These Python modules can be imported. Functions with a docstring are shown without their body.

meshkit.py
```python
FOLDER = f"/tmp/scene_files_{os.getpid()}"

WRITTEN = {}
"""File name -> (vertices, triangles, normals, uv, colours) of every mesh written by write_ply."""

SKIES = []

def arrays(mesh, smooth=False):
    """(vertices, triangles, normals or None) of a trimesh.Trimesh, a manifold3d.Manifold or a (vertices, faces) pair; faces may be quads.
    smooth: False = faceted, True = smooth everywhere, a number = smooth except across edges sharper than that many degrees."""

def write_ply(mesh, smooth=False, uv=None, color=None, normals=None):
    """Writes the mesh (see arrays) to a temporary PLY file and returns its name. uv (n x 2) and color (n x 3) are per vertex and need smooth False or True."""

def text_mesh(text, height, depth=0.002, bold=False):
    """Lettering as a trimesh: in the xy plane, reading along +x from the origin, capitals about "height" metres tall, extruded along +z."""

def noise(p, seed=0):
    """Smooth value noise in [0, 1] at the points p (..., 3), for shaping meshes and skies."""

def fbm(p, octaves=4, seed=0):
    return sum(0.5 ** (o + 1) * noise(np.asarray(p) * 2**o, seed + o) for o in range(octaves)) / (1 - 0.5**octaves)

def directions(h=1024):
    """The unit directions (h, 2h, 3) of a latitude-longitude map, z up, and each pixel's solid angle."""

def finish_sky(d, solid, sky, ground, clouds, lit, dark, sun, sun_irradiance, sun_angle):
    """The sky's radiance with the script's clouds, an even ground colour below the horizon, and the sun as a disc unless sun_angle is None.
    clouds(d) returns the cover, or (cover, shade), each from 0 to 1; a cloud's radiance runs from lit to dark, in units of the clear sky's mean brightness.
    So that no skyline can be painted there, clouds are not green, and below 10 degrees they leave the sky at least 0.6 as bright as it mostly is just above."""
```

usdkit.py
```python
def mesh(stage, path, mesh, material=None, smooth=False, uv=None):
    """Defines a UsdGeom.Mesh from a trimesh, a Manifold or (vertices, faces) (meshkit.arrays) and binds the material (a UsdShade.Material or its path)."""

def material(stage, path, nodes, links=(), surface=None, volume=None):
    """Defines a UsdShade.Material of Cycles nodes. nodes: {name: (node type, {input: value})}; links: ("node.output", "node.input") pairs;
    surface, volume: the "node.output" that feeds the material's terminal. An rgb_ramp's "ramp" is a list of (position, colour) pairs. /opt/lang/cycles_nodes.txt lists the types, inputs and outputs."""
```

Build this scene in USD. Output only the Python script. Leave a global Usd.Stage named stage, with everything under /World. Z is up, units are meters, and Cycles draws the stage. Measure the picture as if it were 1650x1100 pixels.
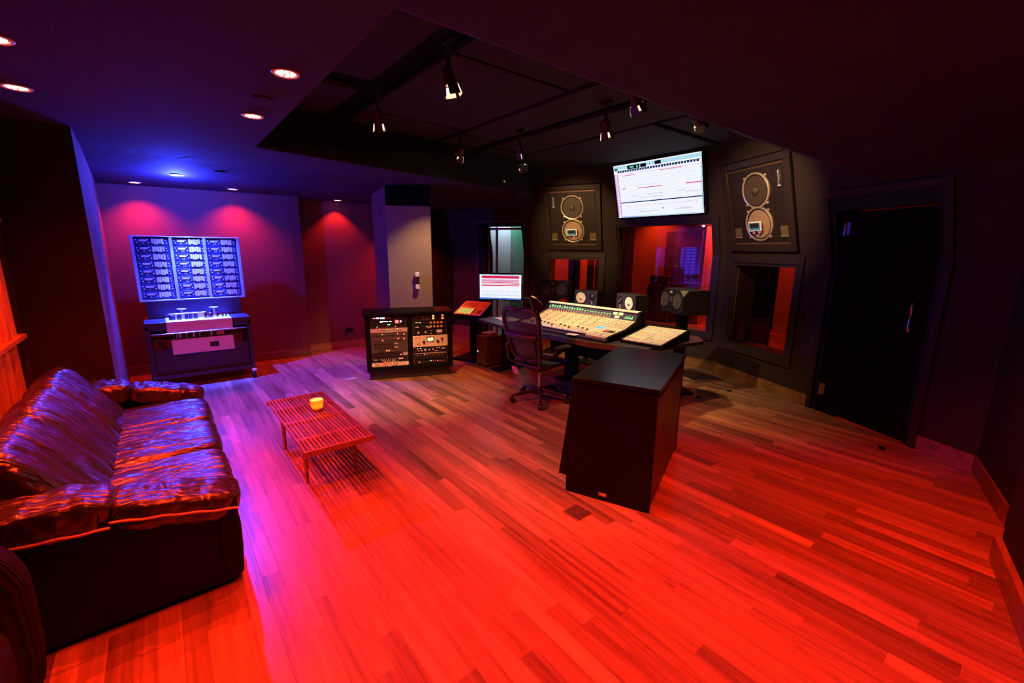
import math, random, numpy as np, trimesh, usdkit, meshkit
from shapely.geometry import Polygon, box as sbox
from pxr import Usd, UsdGeom, UsdLux, UsdShade, Gf, Sdf
stage = Usd.Stage.CreateInMemory()
UsdGeom.SetStageUpAxis(stage, 'Z'); UsdGeom.SetStageMetersPerUnit(stage, 1.0)
UsdGeom.Xform.Define(stage, '/World'); UsdGeom.Scope.Define(stage, '/World/Looks')
rng = random.Random(7); nrg = np.random.default_rng(7)
V = np.array
# ------------------------------------------------------------------ camera, sky, exposure
cam = UsdGeom.Camera.Define(stage, '/World/camera')
F_PX, PITCH, ROLL, YAW = 707.27, math.radians(11.782), math.radians(0.5645), math.radians(51.237)
fw = V([-math.sin(YAW)*math.cos(PITCH), math.cos(YAW)*math.cos(PITCH), -math.sin(PITCH)])
rt = np.cross(fw, [0, 0, 1]); rt /= np.linalg.norm(rt); up = np.cross(rt, fw)
rt, up = rt*math.cos(ROLL)+up*math.sin(ROLL), -rt*math.sin(ROLL)+up*math.cos(ROLL)
EYE = V([0, 0, 1.65])
cm = Gf.Matrix4d(*[float(x) for row in ((*rt, 0), (*up, 0), (*(-fw), 0), (*EYE, 1)) for x in row])
cam.AddTransformOp().Set(cm)
cam.CreateHorizontalApertureAttr(36.0); cam.CreateFocalLengthAttr(36.0*F_PX/1650); cam.CreateClippingRangeAttr((0.02, 200.0))
cam.CreateFStopAttr(0.0)
cam.CreateExposureAttr(0.0)
RED, BLUE, WARM, COOL = (1, .034, .006), (.03, .05, 1), (1, .62, .26), (.72, .88, 1)
# lamp powers
P_RED, P_BLUE, P_SPOT = 58, 40, 75
dome = UsdLux.DomeLight.Define(stage, '/World/sky'); dome.CreateIntensityAttr(0.0); dome.CreateColorAttr(Gf.Vec3f(0.1, 0.1, 0.1))
# ------------------------------------------------------------------ helpers: names, prims
used = {}
def numbered(parent, name):
    k = used.get((parent, name), -1) + 1; used[(parent, name)] = k
    return name if k == 0 else f'{name}_{k:03d}'
def tag(p, label=None, cat=None, group=None, kind=None):
    p = p.GetPrim() if hasattr(p, 'GetPrim') else p
    for k, v in (('label', label), ('category', cat), ('group', group), ('kind', kind)):
        if v: p.SetCustomDataByKey(k, v)
    return p
def mat4(loc=(0, 0, 0), rz=0, R=None):
    M = np.eye(4); M[:3, :3] = rot(rz) if R is None else R; M[:3, 3] = loc; return M
def rot(rz=0, rx=0, ry=0):
    c, s = math.cos, math.sin
    Z = V([[c(rz), -s(rz), 0], [s(rz), c(rz), 0], [0, 0, 1]]); X = V([[1, 0, 0], [0, c(rx), -s(rx)], [0, s(rx), c(rx)]]); Y = V([[c(ry), 0, s(ry)], [0, 1, 0], [-s(ry), 0, c(ry)]])
    return Z @ Y @ X
def thing(name, label, cat, loc=(0, 0, 0), rz=0, R=None, group=None, kind=None):
    path = '/World/' + numbered('/World', name)
    x = UsdGeom.Xform.Define(stage, path)
    M = mat4(loc, rz, R).T
    x.AddTransformOp().Set(Gf.Matrix4d(*[float(v) for v in M.ravel()]))
    tag(x, label, cat, group, kind)
    return path
STUFF = {'knob_group', 'knob_cluster', 'switch_bank', 'key_grid', 'knob_grid', 'handwriting', 'lcd_key_group', 'level_bar', 'rack_screw', 'button_row', 'keys', 'waveforms', 'grid_lines', 'toolbar', 'track_header', 'track_colour', 'beat_marks', 'pink_regions', 'controls', 'red_regions', 'led_cluster', 'printed_band', 'port_row', 'screw', 'button_group', 'fader_bank'}
def part(parent, name, mesh, m, smooth=False, label=None, kind=None):
    if isinstance(mesh, list):
        if len(mesh) > 2 and name in STUFF: kind = 'stuff'
        mesh = cat(mesh)
    path = parent + '/' + numbered(parent, name)
    p = usdkit.mesh(stage, path, mesh, m, smooth)
    if label or kind: tag(p, label=label, kind=kind)
    return path
def single(name, mesh, m, label, cat_, smooth=False, group=None, kind=None):
    p = part('/World', name, mesh, m, smooth); tag(stage.GetPrimAtPath(p), label, cat_, group, kind); return p
def copy_of(path, label, loc, rz=0, R=None, group=None):
    base = path.split('/')[-1].rsplit('_0', 1)[0] if path[-4:-3] == '_' else path.split('/')[-1]
    src = stage.GetPrimAtPath(path); was = src.GetCustomData()
    r = '/World/' + numbered('/World', base)
    x = UsdGeom.Xform.Define(stage, r); x.GetPrim().GetReferences().AddInternalReference(path)
    M = mat4(loc, rz, R).T
    x.ClearXformOpOrder(); x.MakeMatrixXform().Set(Gf.Matrix4d(*[float(v) for v in M.ravel()]))
    tag(x, label, was.get('category'), group or was.get('group')); x.GetPrim().SetInstanceable(True)
    return r
# ------------------------------------------------------------------ helpers: meshes as (v, f)
def cat(ms):
    vs, fs, n = [], [], 0
    for v, f in ms: vs.append(v); fs.append(f + n); n += len(v)
    return np.vstack(vs), np.vstack(fs)
def tr(m, loc=(0, 0, 0), R=None, s=None):
    v, f = m; v = V(v, float) if s is None else V(v, float)*s
    if R is not None: v = v @ R.T
    return v + V(loc), f
def tri(m): return V(m.vertices), V(m.faces)
def bx(x0, x1, y0, y1, z0, z1, b=0.0):
    'box with chamfered edges b'
    lo, hi = V([x0, y0, z0], float), V([x1, y1, z1], float)
    lo, hi = np.minimum(lo, hi), np.maximum(lo, hi)
    if b <= 0:
        v = V([[ (lo, hi)[i][0], (lo, hi)[j][1], (lo, hi)[k][2]] for i in (0, 1) for j in (0, 1) for k in (0, 1)])
        q = V([[0, 1, 3, 2], [4, 6, 7, 5], [0, 4, 5, 1], [2, 3, 7, 6], [0, 2, 6, 4], [1, 5, 7, 3]])
        return v, np.vstack([q[:, [0, 1, 2]], q[:, [0, 2, 3]]])
    b = min(b, (hi-lo).min()*.45)
    pts = []
    for i in (0, 1):
        for j in (0, 1):
            for k in (0, 1):
                c = V([(lo, hi)[i][0], (lo, hi)[j][1], (lo, hi)[k][2]]); sg = V([1-2*i, 1-2*j, 1-2*k])*b
                for a in range(3):
                    o = sg.copy(); o[a] = 0; pts.append(c+o)
    return hull(V(pts))
def hull(p):
    h = trimesh.convex.convex_hull(p); return tri(h)
def cb(c, s, b=0.0): return bx(c[0]-s[0]/2, c[0]+s[0]/2, c[1]-s[1]/2, c[1]+s[1]/2, c[2]-s[2]/2, c[2]+s[2]/2, b)
def tube(pts, r, n=8):
    p = V(pts, float); r = np.broadcast_to(V(r, float), (len(p),))
    t = np.gradient(p, axis=0); t /= np.linalg.norm(t, axis=1, keepdims=True)+1e-12
    ref = V([0, 0, 1.]) if abs(t[0][2]) < .9 else V([1., 0, 0])
    a = np.cross(t, ref); a /= np.linalg.norm(a, axis=1, keepdims=True)+1e-12; b = np.cross(t, a)
    g = np.arange(n)*2*np.pi/n
    v = (p[:, None]+r[:, None, None]*(np.cos(g)[None, :, None]*a[:, None]+np.sin(g)[None, :, None]*b[:, None])).reshape(-1, 3)
    f = []
    for i in range(len(p)-1):
        for j in range(n):
            A, B = i*n+j, i*n+(j+1) % n; f += [[A, A+n, B+n], [A, B+n, B]]
    for j in range(1, n-1): f += [[0, j, j+1], [(len(p)-1)*n, (len(p)-1)*n+j+1, (len(p)-1)*n+j]]
    return v, V(f)
def rod(a, b, r0, r1=None, n=12): return tube([a, b], [r0, r0 if r1 is None else r1], n)
def lathe(prof, n=24, axis='z'):
    p = V(prof, float); g = np.arange(n)*2*np.pi/n
    v = np.stack([p[:, None, 0]*np.cos(g), p[:, None, 0]*np.sin(g), np.broadcast_to(p[:, 1:2], (len(p), n))], -1).reshape(-1, 3)
    f = []
    for i in range(len(p)-1):
        for j in range(n):
            A, B = i*n+j, i*n+(j+1) % n; f += [[A, B, B+n], [A, B+n, A+n]]
    if p[0, 0] > 1e-6: f += [[0, j+1, j] for j in range(1, n-1)]
    if p[-1, 0] > 1e-6: k = (len(p)-1)*n; f += [[k, k+j, k+j+1] for j in range(1, n-1)]
    if axis == 'y': v = v[:, [0, 2, 1]]*V([1, -1, 1])     # profile axis points to -y (a front that faces -y)
    return v, V(f)
def prism(poly, z0, z1):
    if not isinstance(poly, Polygon): poly = Polygon(poly)
    m = trimesh.creation.extrude_polygon(poly, z1-z0, engine='earcut'); v, f = tri(m); return v+V([0, 0, z0]), f
def puff(c, s, k=5.0, amp=0.0, freq=(8, 8, 8), sub=4, seed=0, R=None, sag=0):
    m = trimesh.creation.icosphere(sub); v = V(m.vertices)
    v = v/((np.abs(v)**k).sum(1, keepdims=True)**(1/k))
    nrm = np.sign(v)*np.abs(v)**(k-1); nrm /= np.linalg.norm(nrm, axis=1, keepdims=True)
    p = v*V(s)/2
    if amp:
        q = p*V(freq)+seed*7.3
        n = meshkit.noise(q+1.5*meshkit.noise(q*.7+3, seed)[:, None], seed)-.5
        n = n+.5*(meshkit.noise(q*2.3+11, seed+1)-.5)
        p = p+nrm*(amp*2*n)[:, None]
    if R is not None: p = p @ R.T
    return p+V(c), V(m.faces)
def text(s, h, depth=.001): return tri(meshkit.text_mesh(s, h, depth))
def front(m): return tr(m, R=rot(rx=math.pi/2))      # text in the xz plane, facing -y
# ------------------------------------------------------------------ helpers: materials
def mat(name, col, rough=.5, metal=0., spec=.5, **kw):
    d = dict(base_color=col, roughness=rough, metallic=metal, specular_ior_level=spec); d.update(kw)
    return usdkit.material(stage, '/World/Looks/'+name, {'p': ('principled_bsdf', d)}, [], 'p.BSDF')
def emit(name, col, s=1.0):
    return usdkit.material(stage, '/World/Looks/'+name, {'p': ('emission', dict(color=col, strength=s))}, [], 'p.emission')
def rough_mat(name, c1, c2, scale=30, rough=.8, bump=.15, dist=.01, spec=.3, stretch=(1, 1, 1), detail=4):
    return usdkit.material(stage, '/World/Looks/'+name, {
        'g': ('texture_coordinate', {}), 'm': ('mapping', dict(scale=stretch)), 'n': ('noise_texture', dict(scale=scale, detail=detail)),
        'r': ('rgb_ramp', dict(ramp=[(.3, c1), (.7, c2)])), 'b': ('bump', dict(strength=bump, distance=dist)),
        'p': ('principled_bsdf', dict(roughness=rough, specular_ior_level=spec))},
        [('g.object', 'm.vector'), ('m.vector', 'n.vector'), ('n.fac', 'r.fac'), ('r.color', 'p.base_color'), ('n.fac', 'b.height'), ('b.normal', 'p.normal')], 'p.BSDF')
def wood(name, dark, light, rough=.34, axis=0, scale=1.0, bump=.05, island=False, spec=.5):
    st = [28, 28, 28]; st[axis] = 1.6
    nodes = {'g': ('geometry', {}), 'o': ('object_info', {}), 'off': ('vector_math', dict(math_type='multiply_add', vector2=(37., 91., 53.))),
        'oc': ('combine_xyz', {}), 'm': ('mapping', dict(scale=[s*scale for s in st])),
        'n': ('noise_texture', dict(scale=1.0, detail=6, roughness=.62, distortion=1.2)),
        'm2': ('mapping', dict(scale=[s*.32*scale for s in st])), 'n2': ('noise_texture', dict(scale=1.0, detail=3, distortion=2.2)),
        'mx': ('mix_float', dict(fac=.5)), 'r': ('rgb_ramp', dict(ramp=[(.34, [c*.8 for c in dark]), (.5, [(a+b)/2 for a, b in zip(dark, light)]), (.64, light)])),
        'hv': ('hsv', {}), 'mr': ('map_range', dict(to_min=.70, to_max=1.28)),
        'b': ('bump', dict(strength=bump, distance=.004)), 'p': ('principled_bsdf', dict(roughness=rough, specular_ior_level=spec))}
    src = 'g.random_per_island' if island else 'o.random'
    links = [(src, 'oc.x'), (src, 'oc.y'), (src, 'oc.z'), ('oc.vector', 'off.vector1'), ('g.position', 'off.vector3'), ('off.vector', 'm.vector'), ('off.vector', 'm2.vector'),
        ('m.vector', 'n.vector'), ('m2.vector', 'n2.vector'), ('n.fac', 'mx.a'), ('n2.fac', 'mx.b'), ('mx.result', 'r.fac'), ('r.color', 'hv.color'),
        (src, 'mr.value'), ('mr.result', 'hv.value'), ('hv.color', 'p.base_color'), ('mx.result', 'b.height'), ('b.normal', 'p.normal')]
    return usdkit.material(stage, '/World/Looks/'+name, nodes, links, 'p.BSDF')
def pane_mat(name, tint=(.85, .9, .88), gloss=1.0):
    return usdkit.material(stage, '/World/Looks/'+name, {'t': ('transparent_bsdf', dict(color=tint)), 'g': ('glossy_bsdf', dict(color=(gloss,)*3, roughness=0.0)),
        'l': ('layer_weight', dict(blend=.5)), 'q': ('math', dict(math_type='power', value2=5.0)), 'f': ('math', dict(math_type='multiply_add', value2=.9, value3=.055)), 'x': ('mix_closure', {})},
        [('l.facing', 'q.value1'), ('q.value', 'f.value1'), ('f.value', 'x.fac'), ('t.BSDF', 'x.closure1'), ('g.BSDF', 'x.closure2')], 'x.closure')
M = {}
M['wall'] = rough_mat('wall_fabric', (.013, .009, .010), (.018, .012, .013), 160, .85, .12, .002, .25)
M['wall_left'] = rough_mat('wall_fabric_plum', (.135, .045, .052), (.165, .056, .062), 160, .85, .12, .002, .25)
M['wall_soffit'] = rough_mat('wall_fabric_brown', (.026, .017, .014), (.034, .022, .018), 160, .8, .12, .002, .3)
M['ceil'] = rough_mat('ceiling_paint', (.034, .027, .062), (.040, .032, .072), 4, .9, .06, .01, .2)
M['cloud'] = rough_mat('ceiling_panel_fabric', (.024, .015, .021), (.030, .019, .026), 140, .9, .1, .002, .2)
M['black'] = mat('black_matte', (.004, .0035, .0035), .6, 0, .25)
M['black_lac'] = mat('black_laminate', (.006, .004, .0045), .5, 0, .10)
M['void'] = mat('slot_black', (.002, .002, .002), .9, 0, .1)
M['frame'] = mat('frame_brown_black', (.030, .020, .017), .45, 0, .4)
M['grey_lam'] = mat('column_panel_grey', (.25, .165, .135), .6, 0, .35)
M['metal'] = mat('brushed_metal', (.55, .53, .52), .3, 1)
M['chrome'] = mat('polished_chrome', (.8, .8, .8), .12, 1)
M['dkmetal'] = mat('dark_metal', (.10, .09, .09), .4, 1)
M['white'] = mat('white_paint', (.75, .75, .74), .5)
M['rubber'] = mat('black_rubber', (.012, .012, .012), .7, 0, .3)
W_TONES = [((.20, .085, .05), (.42, .20, .12)), ((.23, .10, .06), (.47, .23, .135)), ((.13, .055, .03), (.31, .145, .085)), ((.29, .13, .075), (.54, .28, .17)), ((.18, .076, .042), (.38, .18, .105))]
for i, (a, b) in enumerate(W_TONES): M['plank%d' % i] = wood('oak_plank_%d' % i, a, b, .36)
M['plank_far'] = wood('oak_plank_far', (.18, .076, .05), (.43, .205, .14), .36, island=True)
M['base'] = wood('baseboard_wood_x', (.16, .07, .03), (.34, .16, .075), .4, 0)
M['base_y'] = wood('baseboard_wood_y', (.16, .07, .03), (.34, .16, .075), .4, 1)
M['diffuser'] = wood('diffuser_wood', (.36, .17, .08), (.62, .34, .17), .45, 2)
M['table'] = wood('table_wood', (.26, .12, .06), (.44, .22, .12), .42, 0, 1.5)
# ------------------------------------------------------------------ lamps
def spot(parent, loc, aim, power, col, angle=45, soft=.5, radius=.03, name='lamp'):
    'a lamp that shines in a cone; sits inside its fixture (local coordinates of the fixture)'
    path = parent + '/' + numbered(parent, name)
    l = UsdLux.SphereLight.Define(stage, path); l.CreateRadiusAttr(radius); l.CreateIntensityAttr(power); l.CreateNormalizeAttr(True)
    l.CreateColorAttr(Gf.Vec3f(*col))
    sh = UsdLux.ShapingAPI.Apply(l.GetPrim()); sh.CreateShapingConeAngleAttr(angle); sh.CreateShapingConeSoftnessAttr(soft)
    z = -V(aim, float); z /= np.linalg.norm(z); x = np.cross([0, 0, 1.] if abs(z[2]) < .99 else [0, 1., 0], z); x /= np.linalg.norm(x); y = np.cross(z, x)
    R = np.stack([x, y, z], 1); Mx = mat4(loc, R=R).T
    l.AddTransformOp().Set(Gf.Matrix4d(*[float(v) for v in Mx.ravel()]))
def bulb(parent, loc, power, col, radius=.03, name='lamp'):
    path = parent + '/' + numbered(parent, name)
    l = UsdLux.SphereLight.Define(stage, path); l.CreateRadiusAttr(radius); l.CreateIntensityAttr(power); l.CreateNormalizeAttr(True); l.CreateColorAttr(Gf.Vec3f(*col))
    l.AddTranslateOp().Set(Gf.Vec3d(*[float(v) for v in loc]))
# ================================================================== THE ROOM SHELL
def ceil_z(x, y):
    'the lowered ceiling: level, falling a little towards the left wall'
    return 2.5 - .13*min(1, max(0, (-5.6-x)/1.8))
class Wall:
    'a wall in its own coordinates: s along it, z up, d into the room; above z0 it leans into the room by T per metre'
    def __init__(w, A, B, T=0., z0=1.6, inside=None):
        w.A, w.B = V(A, float), V(B, float); w.L = np.linalg.norm(w.B-w.A); w.u = (w.B-w.A)/w.L; w.n = V([-w.u[1], w.u[0]])
        if inside is not None and (V(inside)-w.A) @ w.n < 0: w.n = -w.n
        w.T, w.z0 = T, z0
    def pt(w, s, z, d=0.):
        o = w.n*(d+w.T*max(0, z-w.z0)); p = w.A+w.u*s+o; return V([p[0], p[1], z])
    def warp(w, m):
        v, f = m; v = V(v, float)
        off = v[:, 2]+w.T*np.maximum(0, v[:, 1]-w.z0)
        P = w.A+v[:, :1]*w.u+off[:, None]*w.n
        if np.linalg.det(np.stack([[*w.u, 0], [0, 0, 1], [*w.n, 0]])) < 0: f = f[:, ::-1]
        return np.column_stack([P, v[:, 1]]), f
    def solid(w, poly, d0, d1):
        'extrude a polygon in (s, z) from depth d0 to d1, folded with the wall'
        out = []
        for band in ((-1, w.z0), (w.z0, 9)) if w.T else ((-1, 9),):
            g = poly.intersection(sbox(-99, band[0], 99, band[1]))
            for q in getattr(g, 'geoms', [g]):
                if q.geom_type == 'Polygon' and q.area > 1e-6: out.append(w.warp(prism(q, d0, d1)))
        return cat(out)
    def R(w, z=0):
        'rotation of a frame whose x runs along s, y into the wall, z up the (leaning) wall'
        x = V([*w.u, 0]); yv = -V([*w.n, 0]); t = w.T if z > w.z0 else 0
        zz = V([0, 0, 1.])-yv*t; zz /= np.linalg.norm(zz); yv = np.cross(zz, x); 
        if np.linalg.det(np.stack([x, yv, zz], 1)) < 0: yv = -yv
        return np.stack([x, yv, zz], 1)
IN = (-3.5, 2.5)
CL, CR = (-4.851, 6.02), (-2.889, 6.02)
TL_ = .28
wf = Wall(CL, CR, TL_, inside=IN)
wr = Wall(CR, (-.196, 4.776), TL_, inside=IN)
wl = Wall((-7.75, 4.68), CL, TL_, inside=IN)      # s runs left to right as seen from the room
def rect(a, b, c, d): return sbox(a, c, b, d)
def frame_ring(a, b, c, d, t): return Polygon([(a-t, c-t), (b+t, c-t), (b+t, d+t), (a-t, d+t)], [[(a, c), (b, c), (b, d), (a, d)]])
# openings
LX = lambda x: (x-wl.A[0])/wl.u[0]
WIN_C = (.19, 1.80, .50, 2.06)
WIN_R = (.17, 1.14, .44, 1.52)
WIN_L = (LX(-5.89), LX(-5.0), .46, 1.53)
DOOR_R = (1.53, 2.50, 0.0, 2.17)
DOOR_L = (LX(-7.18), LX(-6.30), 0.0, 2.13)
def st(name, m, mtl, smooth=False):
    p = part('/World', name, m, mtl, smooth); tag(stage.GetPrimAtPath(p), kind='structure'); return p
def xst(name):
    p = '/World/' + numbered('/World', name); tag(UsdGeom.Xform.Define(stage, p), kind='structure'); return p
ZT = 3.06
st('wall_front', wf.solid(rect(0, wf.L, 0, ZT).difference(rect(*WIN_C)), -.14, 0), M['wall_soffit'])
st('wall_front_right', wr.solid(rect(0, wr.L, 0, ZT).difference(rect(*WIN_R)).difference(rect(DOOR_R[0], DOOR_R[1], -1, DOOR_R[3])), -.14, 0), M['wall_soffit'])
st('wall_front_left', wl.solid(rect(0, wl.L, 0, ZT).difference(rect(*WIN_L)).difference(rect(DOOR_L[0], DOOR_L[1], -1, DOOR_L[3])), -.14, 0), M['wall_soffit'])
# other walls: plan polylines
def wallseg(name, A, B, z1=3.06, m='wall', z0=-.02, th=.12):
    w = Wall(A, B, inside=IN); st(name, w.solid(rect(0, w.L, z0, z1), -th, 0), M[m]); return w
LW = [(-7.75, 4.68), (-7.44, 3.3), (-7.41, 1.75), (-7.20, 1.74), (-7.34, -.44)]
w_l0 = wallseg('wall_left', LW[0], LW[1]); w_l1 = wallseg('wall_left', LW[1], LW[2], m='wall_left'); w_l2 = Wall(LW[2], LW[3], inside=IN); w_l3 = wallseg('wall_left', LW[3], LW[4], m='wall_left')
st('wall_left', prism([(-7.41, 1.75), (-7.20, 1.74), (-7.20, 1.60), (-7.41, 1.60)], 0, 2.6), M['wall_left'])
# rear: blue-lit return, dark pier, wood diffuser alcove, rear wall behind the camera
st('wall_rear', prism([(-7.5, -.455), (-7.34, -.44), (-4.712, -.366), (-4.712, -.95), (-7.5, -.95)], -.02, 2.7), M['wall_left'])
st('wall_rear', prism([(-4.712, -.366), (-4.70, -.366), (-4.70, -.95), (-4.712, -.95)], -.02, 2.7), M['wall'])
RW = [(-4.70, -.87), (-2.15, -.87), (-2.15, -1.75), (1.15, -1.75)]
st('wall_rear', prism([(-4.8, -.87), (-2.15, -.87), (-2.15, -.95), (-4.8, -.95)], -.02, 2.7), M['wall'])
st('wall_rear', prism([(-2.27, -.95), (-2.15, -.95), (-2.15, -1.75), (-2.27, -1.75)], -.02, 2.7), M['wall'])
st('wall_rear', prism([(-2.27, -1.75), (1.2, -1.75), (1.2, -1.87), (-2.27, -1.87)], -.02, 2.7), M['wall'])
# right: two flats, the nearer one stands forward
w_r1 = wallseg('wall_right', (-.196, 4.776), (.018, 3.961), 2.62)
st('wall_right', prism([(.018, 3.961), (.10, 3.30), (.25, 3.30), (.25, 4.0)], -.02, 2.62), M['wall'])
w_r2 = Wall((.02, 3.42), (1.15, -1.75), inside=IN)
st('wall_right', w_r2.solid(rect(0, w_r2.L, -.02, 2.62), -.12, 0), M['wall'])
# baseboards
def baseboard(name, w, a, b, ax, h=.125, th=.018):
    part('/World', name, w.solid(Polygon([(a, 0), (b, 0), (b, h), (a, h)]), 0, th), M[ax]); tag(stage.GetPrimAtPath('/World/'+name if used[('/World', name)] == 0 else '/World/%s_%03d' % (name, used[('/World', name)])), kind='structure')
baseboard('baseboard_front', wf, 0, wf.L, 'base')
baseboard('baseboard_front_right', wr, 0, DOOR_R[0]-.052, 'base'); baseboard('baseboard_front_right', wr, DOOR_R[1]+.062, wr.L, 'base')
baseboard('baseboard_front_left', wl, 0, DOOR_L[0]-.08, 'base'); baseboard('baseboard_front_left', wl, DOOR_L[1]+.08, wl.L, 'base')
baseboard('baseboard_left', w_l0, 0, w_l0.L, 'base_y'); baseboard('baseboard_left', w_l1, 0, w_l1.L, 'base_y'); baseboard('baseboard_left', w_l3, .0, w_l3.L, 'base_y')
baseboard('baseboard_left', Wall((-7.41, 1.75), (-7.2, 1.745), inside=(-7.3, 2)), 0, .21, 'base')
baseboard('baseboard_right', w_r1, 0, w_r1.L, 'base_y'); baseboard('baseboard_right', w_r2, 0.0, w_r2.L, 'base_y', .14, .03)
# ------------------------------------------------------------------ floor: planks run across the room (x)
fl = xst('floor')
ROOM = Polygon([(-7.34, -.44), (-7.20, 1.74), (-7.41, 1.75), (-7.44, 3.3), (-7.75, 4.68), CL, CR, (-.196, 4.776), (.018, 3.961), (.02, 3.42), (1.15, -1.75), (-2.15, -1.75), (-2.15, -.87), (-4.7, -.87), (-4.7, -.37)])
part(fl, 'subfloor', prism(ROOM.buffer(.1), -.06, -.0165), M['plank4'])
PW = .083
planks = []
y = -1.76
row = 0
while y < 6.05:
    x = -7.9 - rng.random()*1.2
    while x < 1.2:
        L = rng.choice((.55, .7, .85, 1.0, 1.2, 1.45, 1.7)) * rng.uniform(.9, 1.1)
        q = sbox(x+.0002, y+.0002, x+L-.0002, y+PW-.0002).intersection(ROOM)
        if not q.is_empty and q.geom_type == 'Polygon' and q.area > .002: planks.append(q)
        x += L
    y += PW; row += 1
def plank_mesh(q, t, dz):
    c = [p for p in q.exterior.coords][:-1]
    if len(c) == 4 and abs(q.area-q.envelope.area) < 1e-9:
        x0, y0, x1, y1 = q.bounds; e = .0005
        v = V([[x0, y0, -t], [x1, y0, -t], [x1, y1, -t], [x0, y1, -t], [x0, y0, dz-e], [x1, y0, dz-e], [x1, y1, dz-e], [x0, y1, dz-e], [x0+e, y0+e, dz], [x1-e, y0+e, dz], [x1-e, y1-e, dz], [x0+e, y1-e, dz]])
        qd = V([[0, 1, 5, 4], [1, 2, 6, 5], [2, 3, 7, 6], [3, 0, 4, 7], [4, 5, 9, 8], [5, 6, 10, 9], [6, 7, 11, 10], [7, 4, 8, 11], [8, 9, 10, 11]])
        return v, np.vstack([qd[:, [0, 1, 2]], qd[:, [0, 2, 3]]])
    return prism(q, -t, dz)
def shown(q):
    'rough size in view: area over squared distance, nothing for what lies behind the lens'
    c = q.centroid; d = V([c.x, c.y, -1.65]); z = d @ fw
    if z < .3: return 0
    px, py = F_PX*(d @ rt)/z, F_PX*(d @ up)/z
    return q.area*1.65/np.linalg.norm(d)**3 if abs(px) < 900 and abs(py) < 640 else 0
planks.sort(key=shown, reverse=True)
for i, q in enumerate(planks[:300]):
    part(fl, 'plank', plank_mesh(q, .016, rng.uniform(-.0004, .0004)), M['plank%d' % rng.choice((0, 0, 0, 1, 1, 2, 3, 4, 4))])
part(fl, 'far_plank', [plank_mesh(q, .016, rng.uniform(-.0004, .0004)) for q in planks[300:]], M['plank_far'], kind='stuff')
# ------------------------------------------------------------------ lowered ceiling with its raised centre
R0, R1 = (-4.59, .77), (-1.66, .76)
F1, F1r = (-5.29, 4.30), (-1.66, 3.05)
K, Kr = V([-5.89, 5.23, 2.60]), V([-2.51, 5.44, 2.92])
outer = Polygon([(-7.6, -.6), (-7.6, 1.8), (-7.7, 4.75), F1, (-1.66, 3.05), (.3, 3.6), (1.4, 3.4), (1.4, -2.0), (-2.4, -2.0), (-2.4, -1.0), (-7.6, -1.0)])
hole = Polygon([R0, R1, (-1.66, 3.04), (-1.66, 4.31), (-5.30, 4.31)])
low = outer.difference(hole)
pts_c = []
tri2 = trimesh.creation.triangulate_polygon(low, engine='earcut')
def ceil_mesh():
    m = trimesh.Trimesh(np.column_stack([tri2[0], np.zeros(len(tri2[0]))]), tri2[1], process=False)
    v, f = trimesh.remesh.subdivide_to_size(m.vertices, m.faces, .5)
    top = v.copy(); v[:, 2] = [ceil_z(a, b) for a, b in v[:, :2]]
    return v, f
cv, cf = ceil_mesh()
th = cv.copy(); th[:, 2] += .03
st('ceiling', cat([(cv, cf[:, ::-1]), (th, cf)]), M['ceil'])
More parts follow.
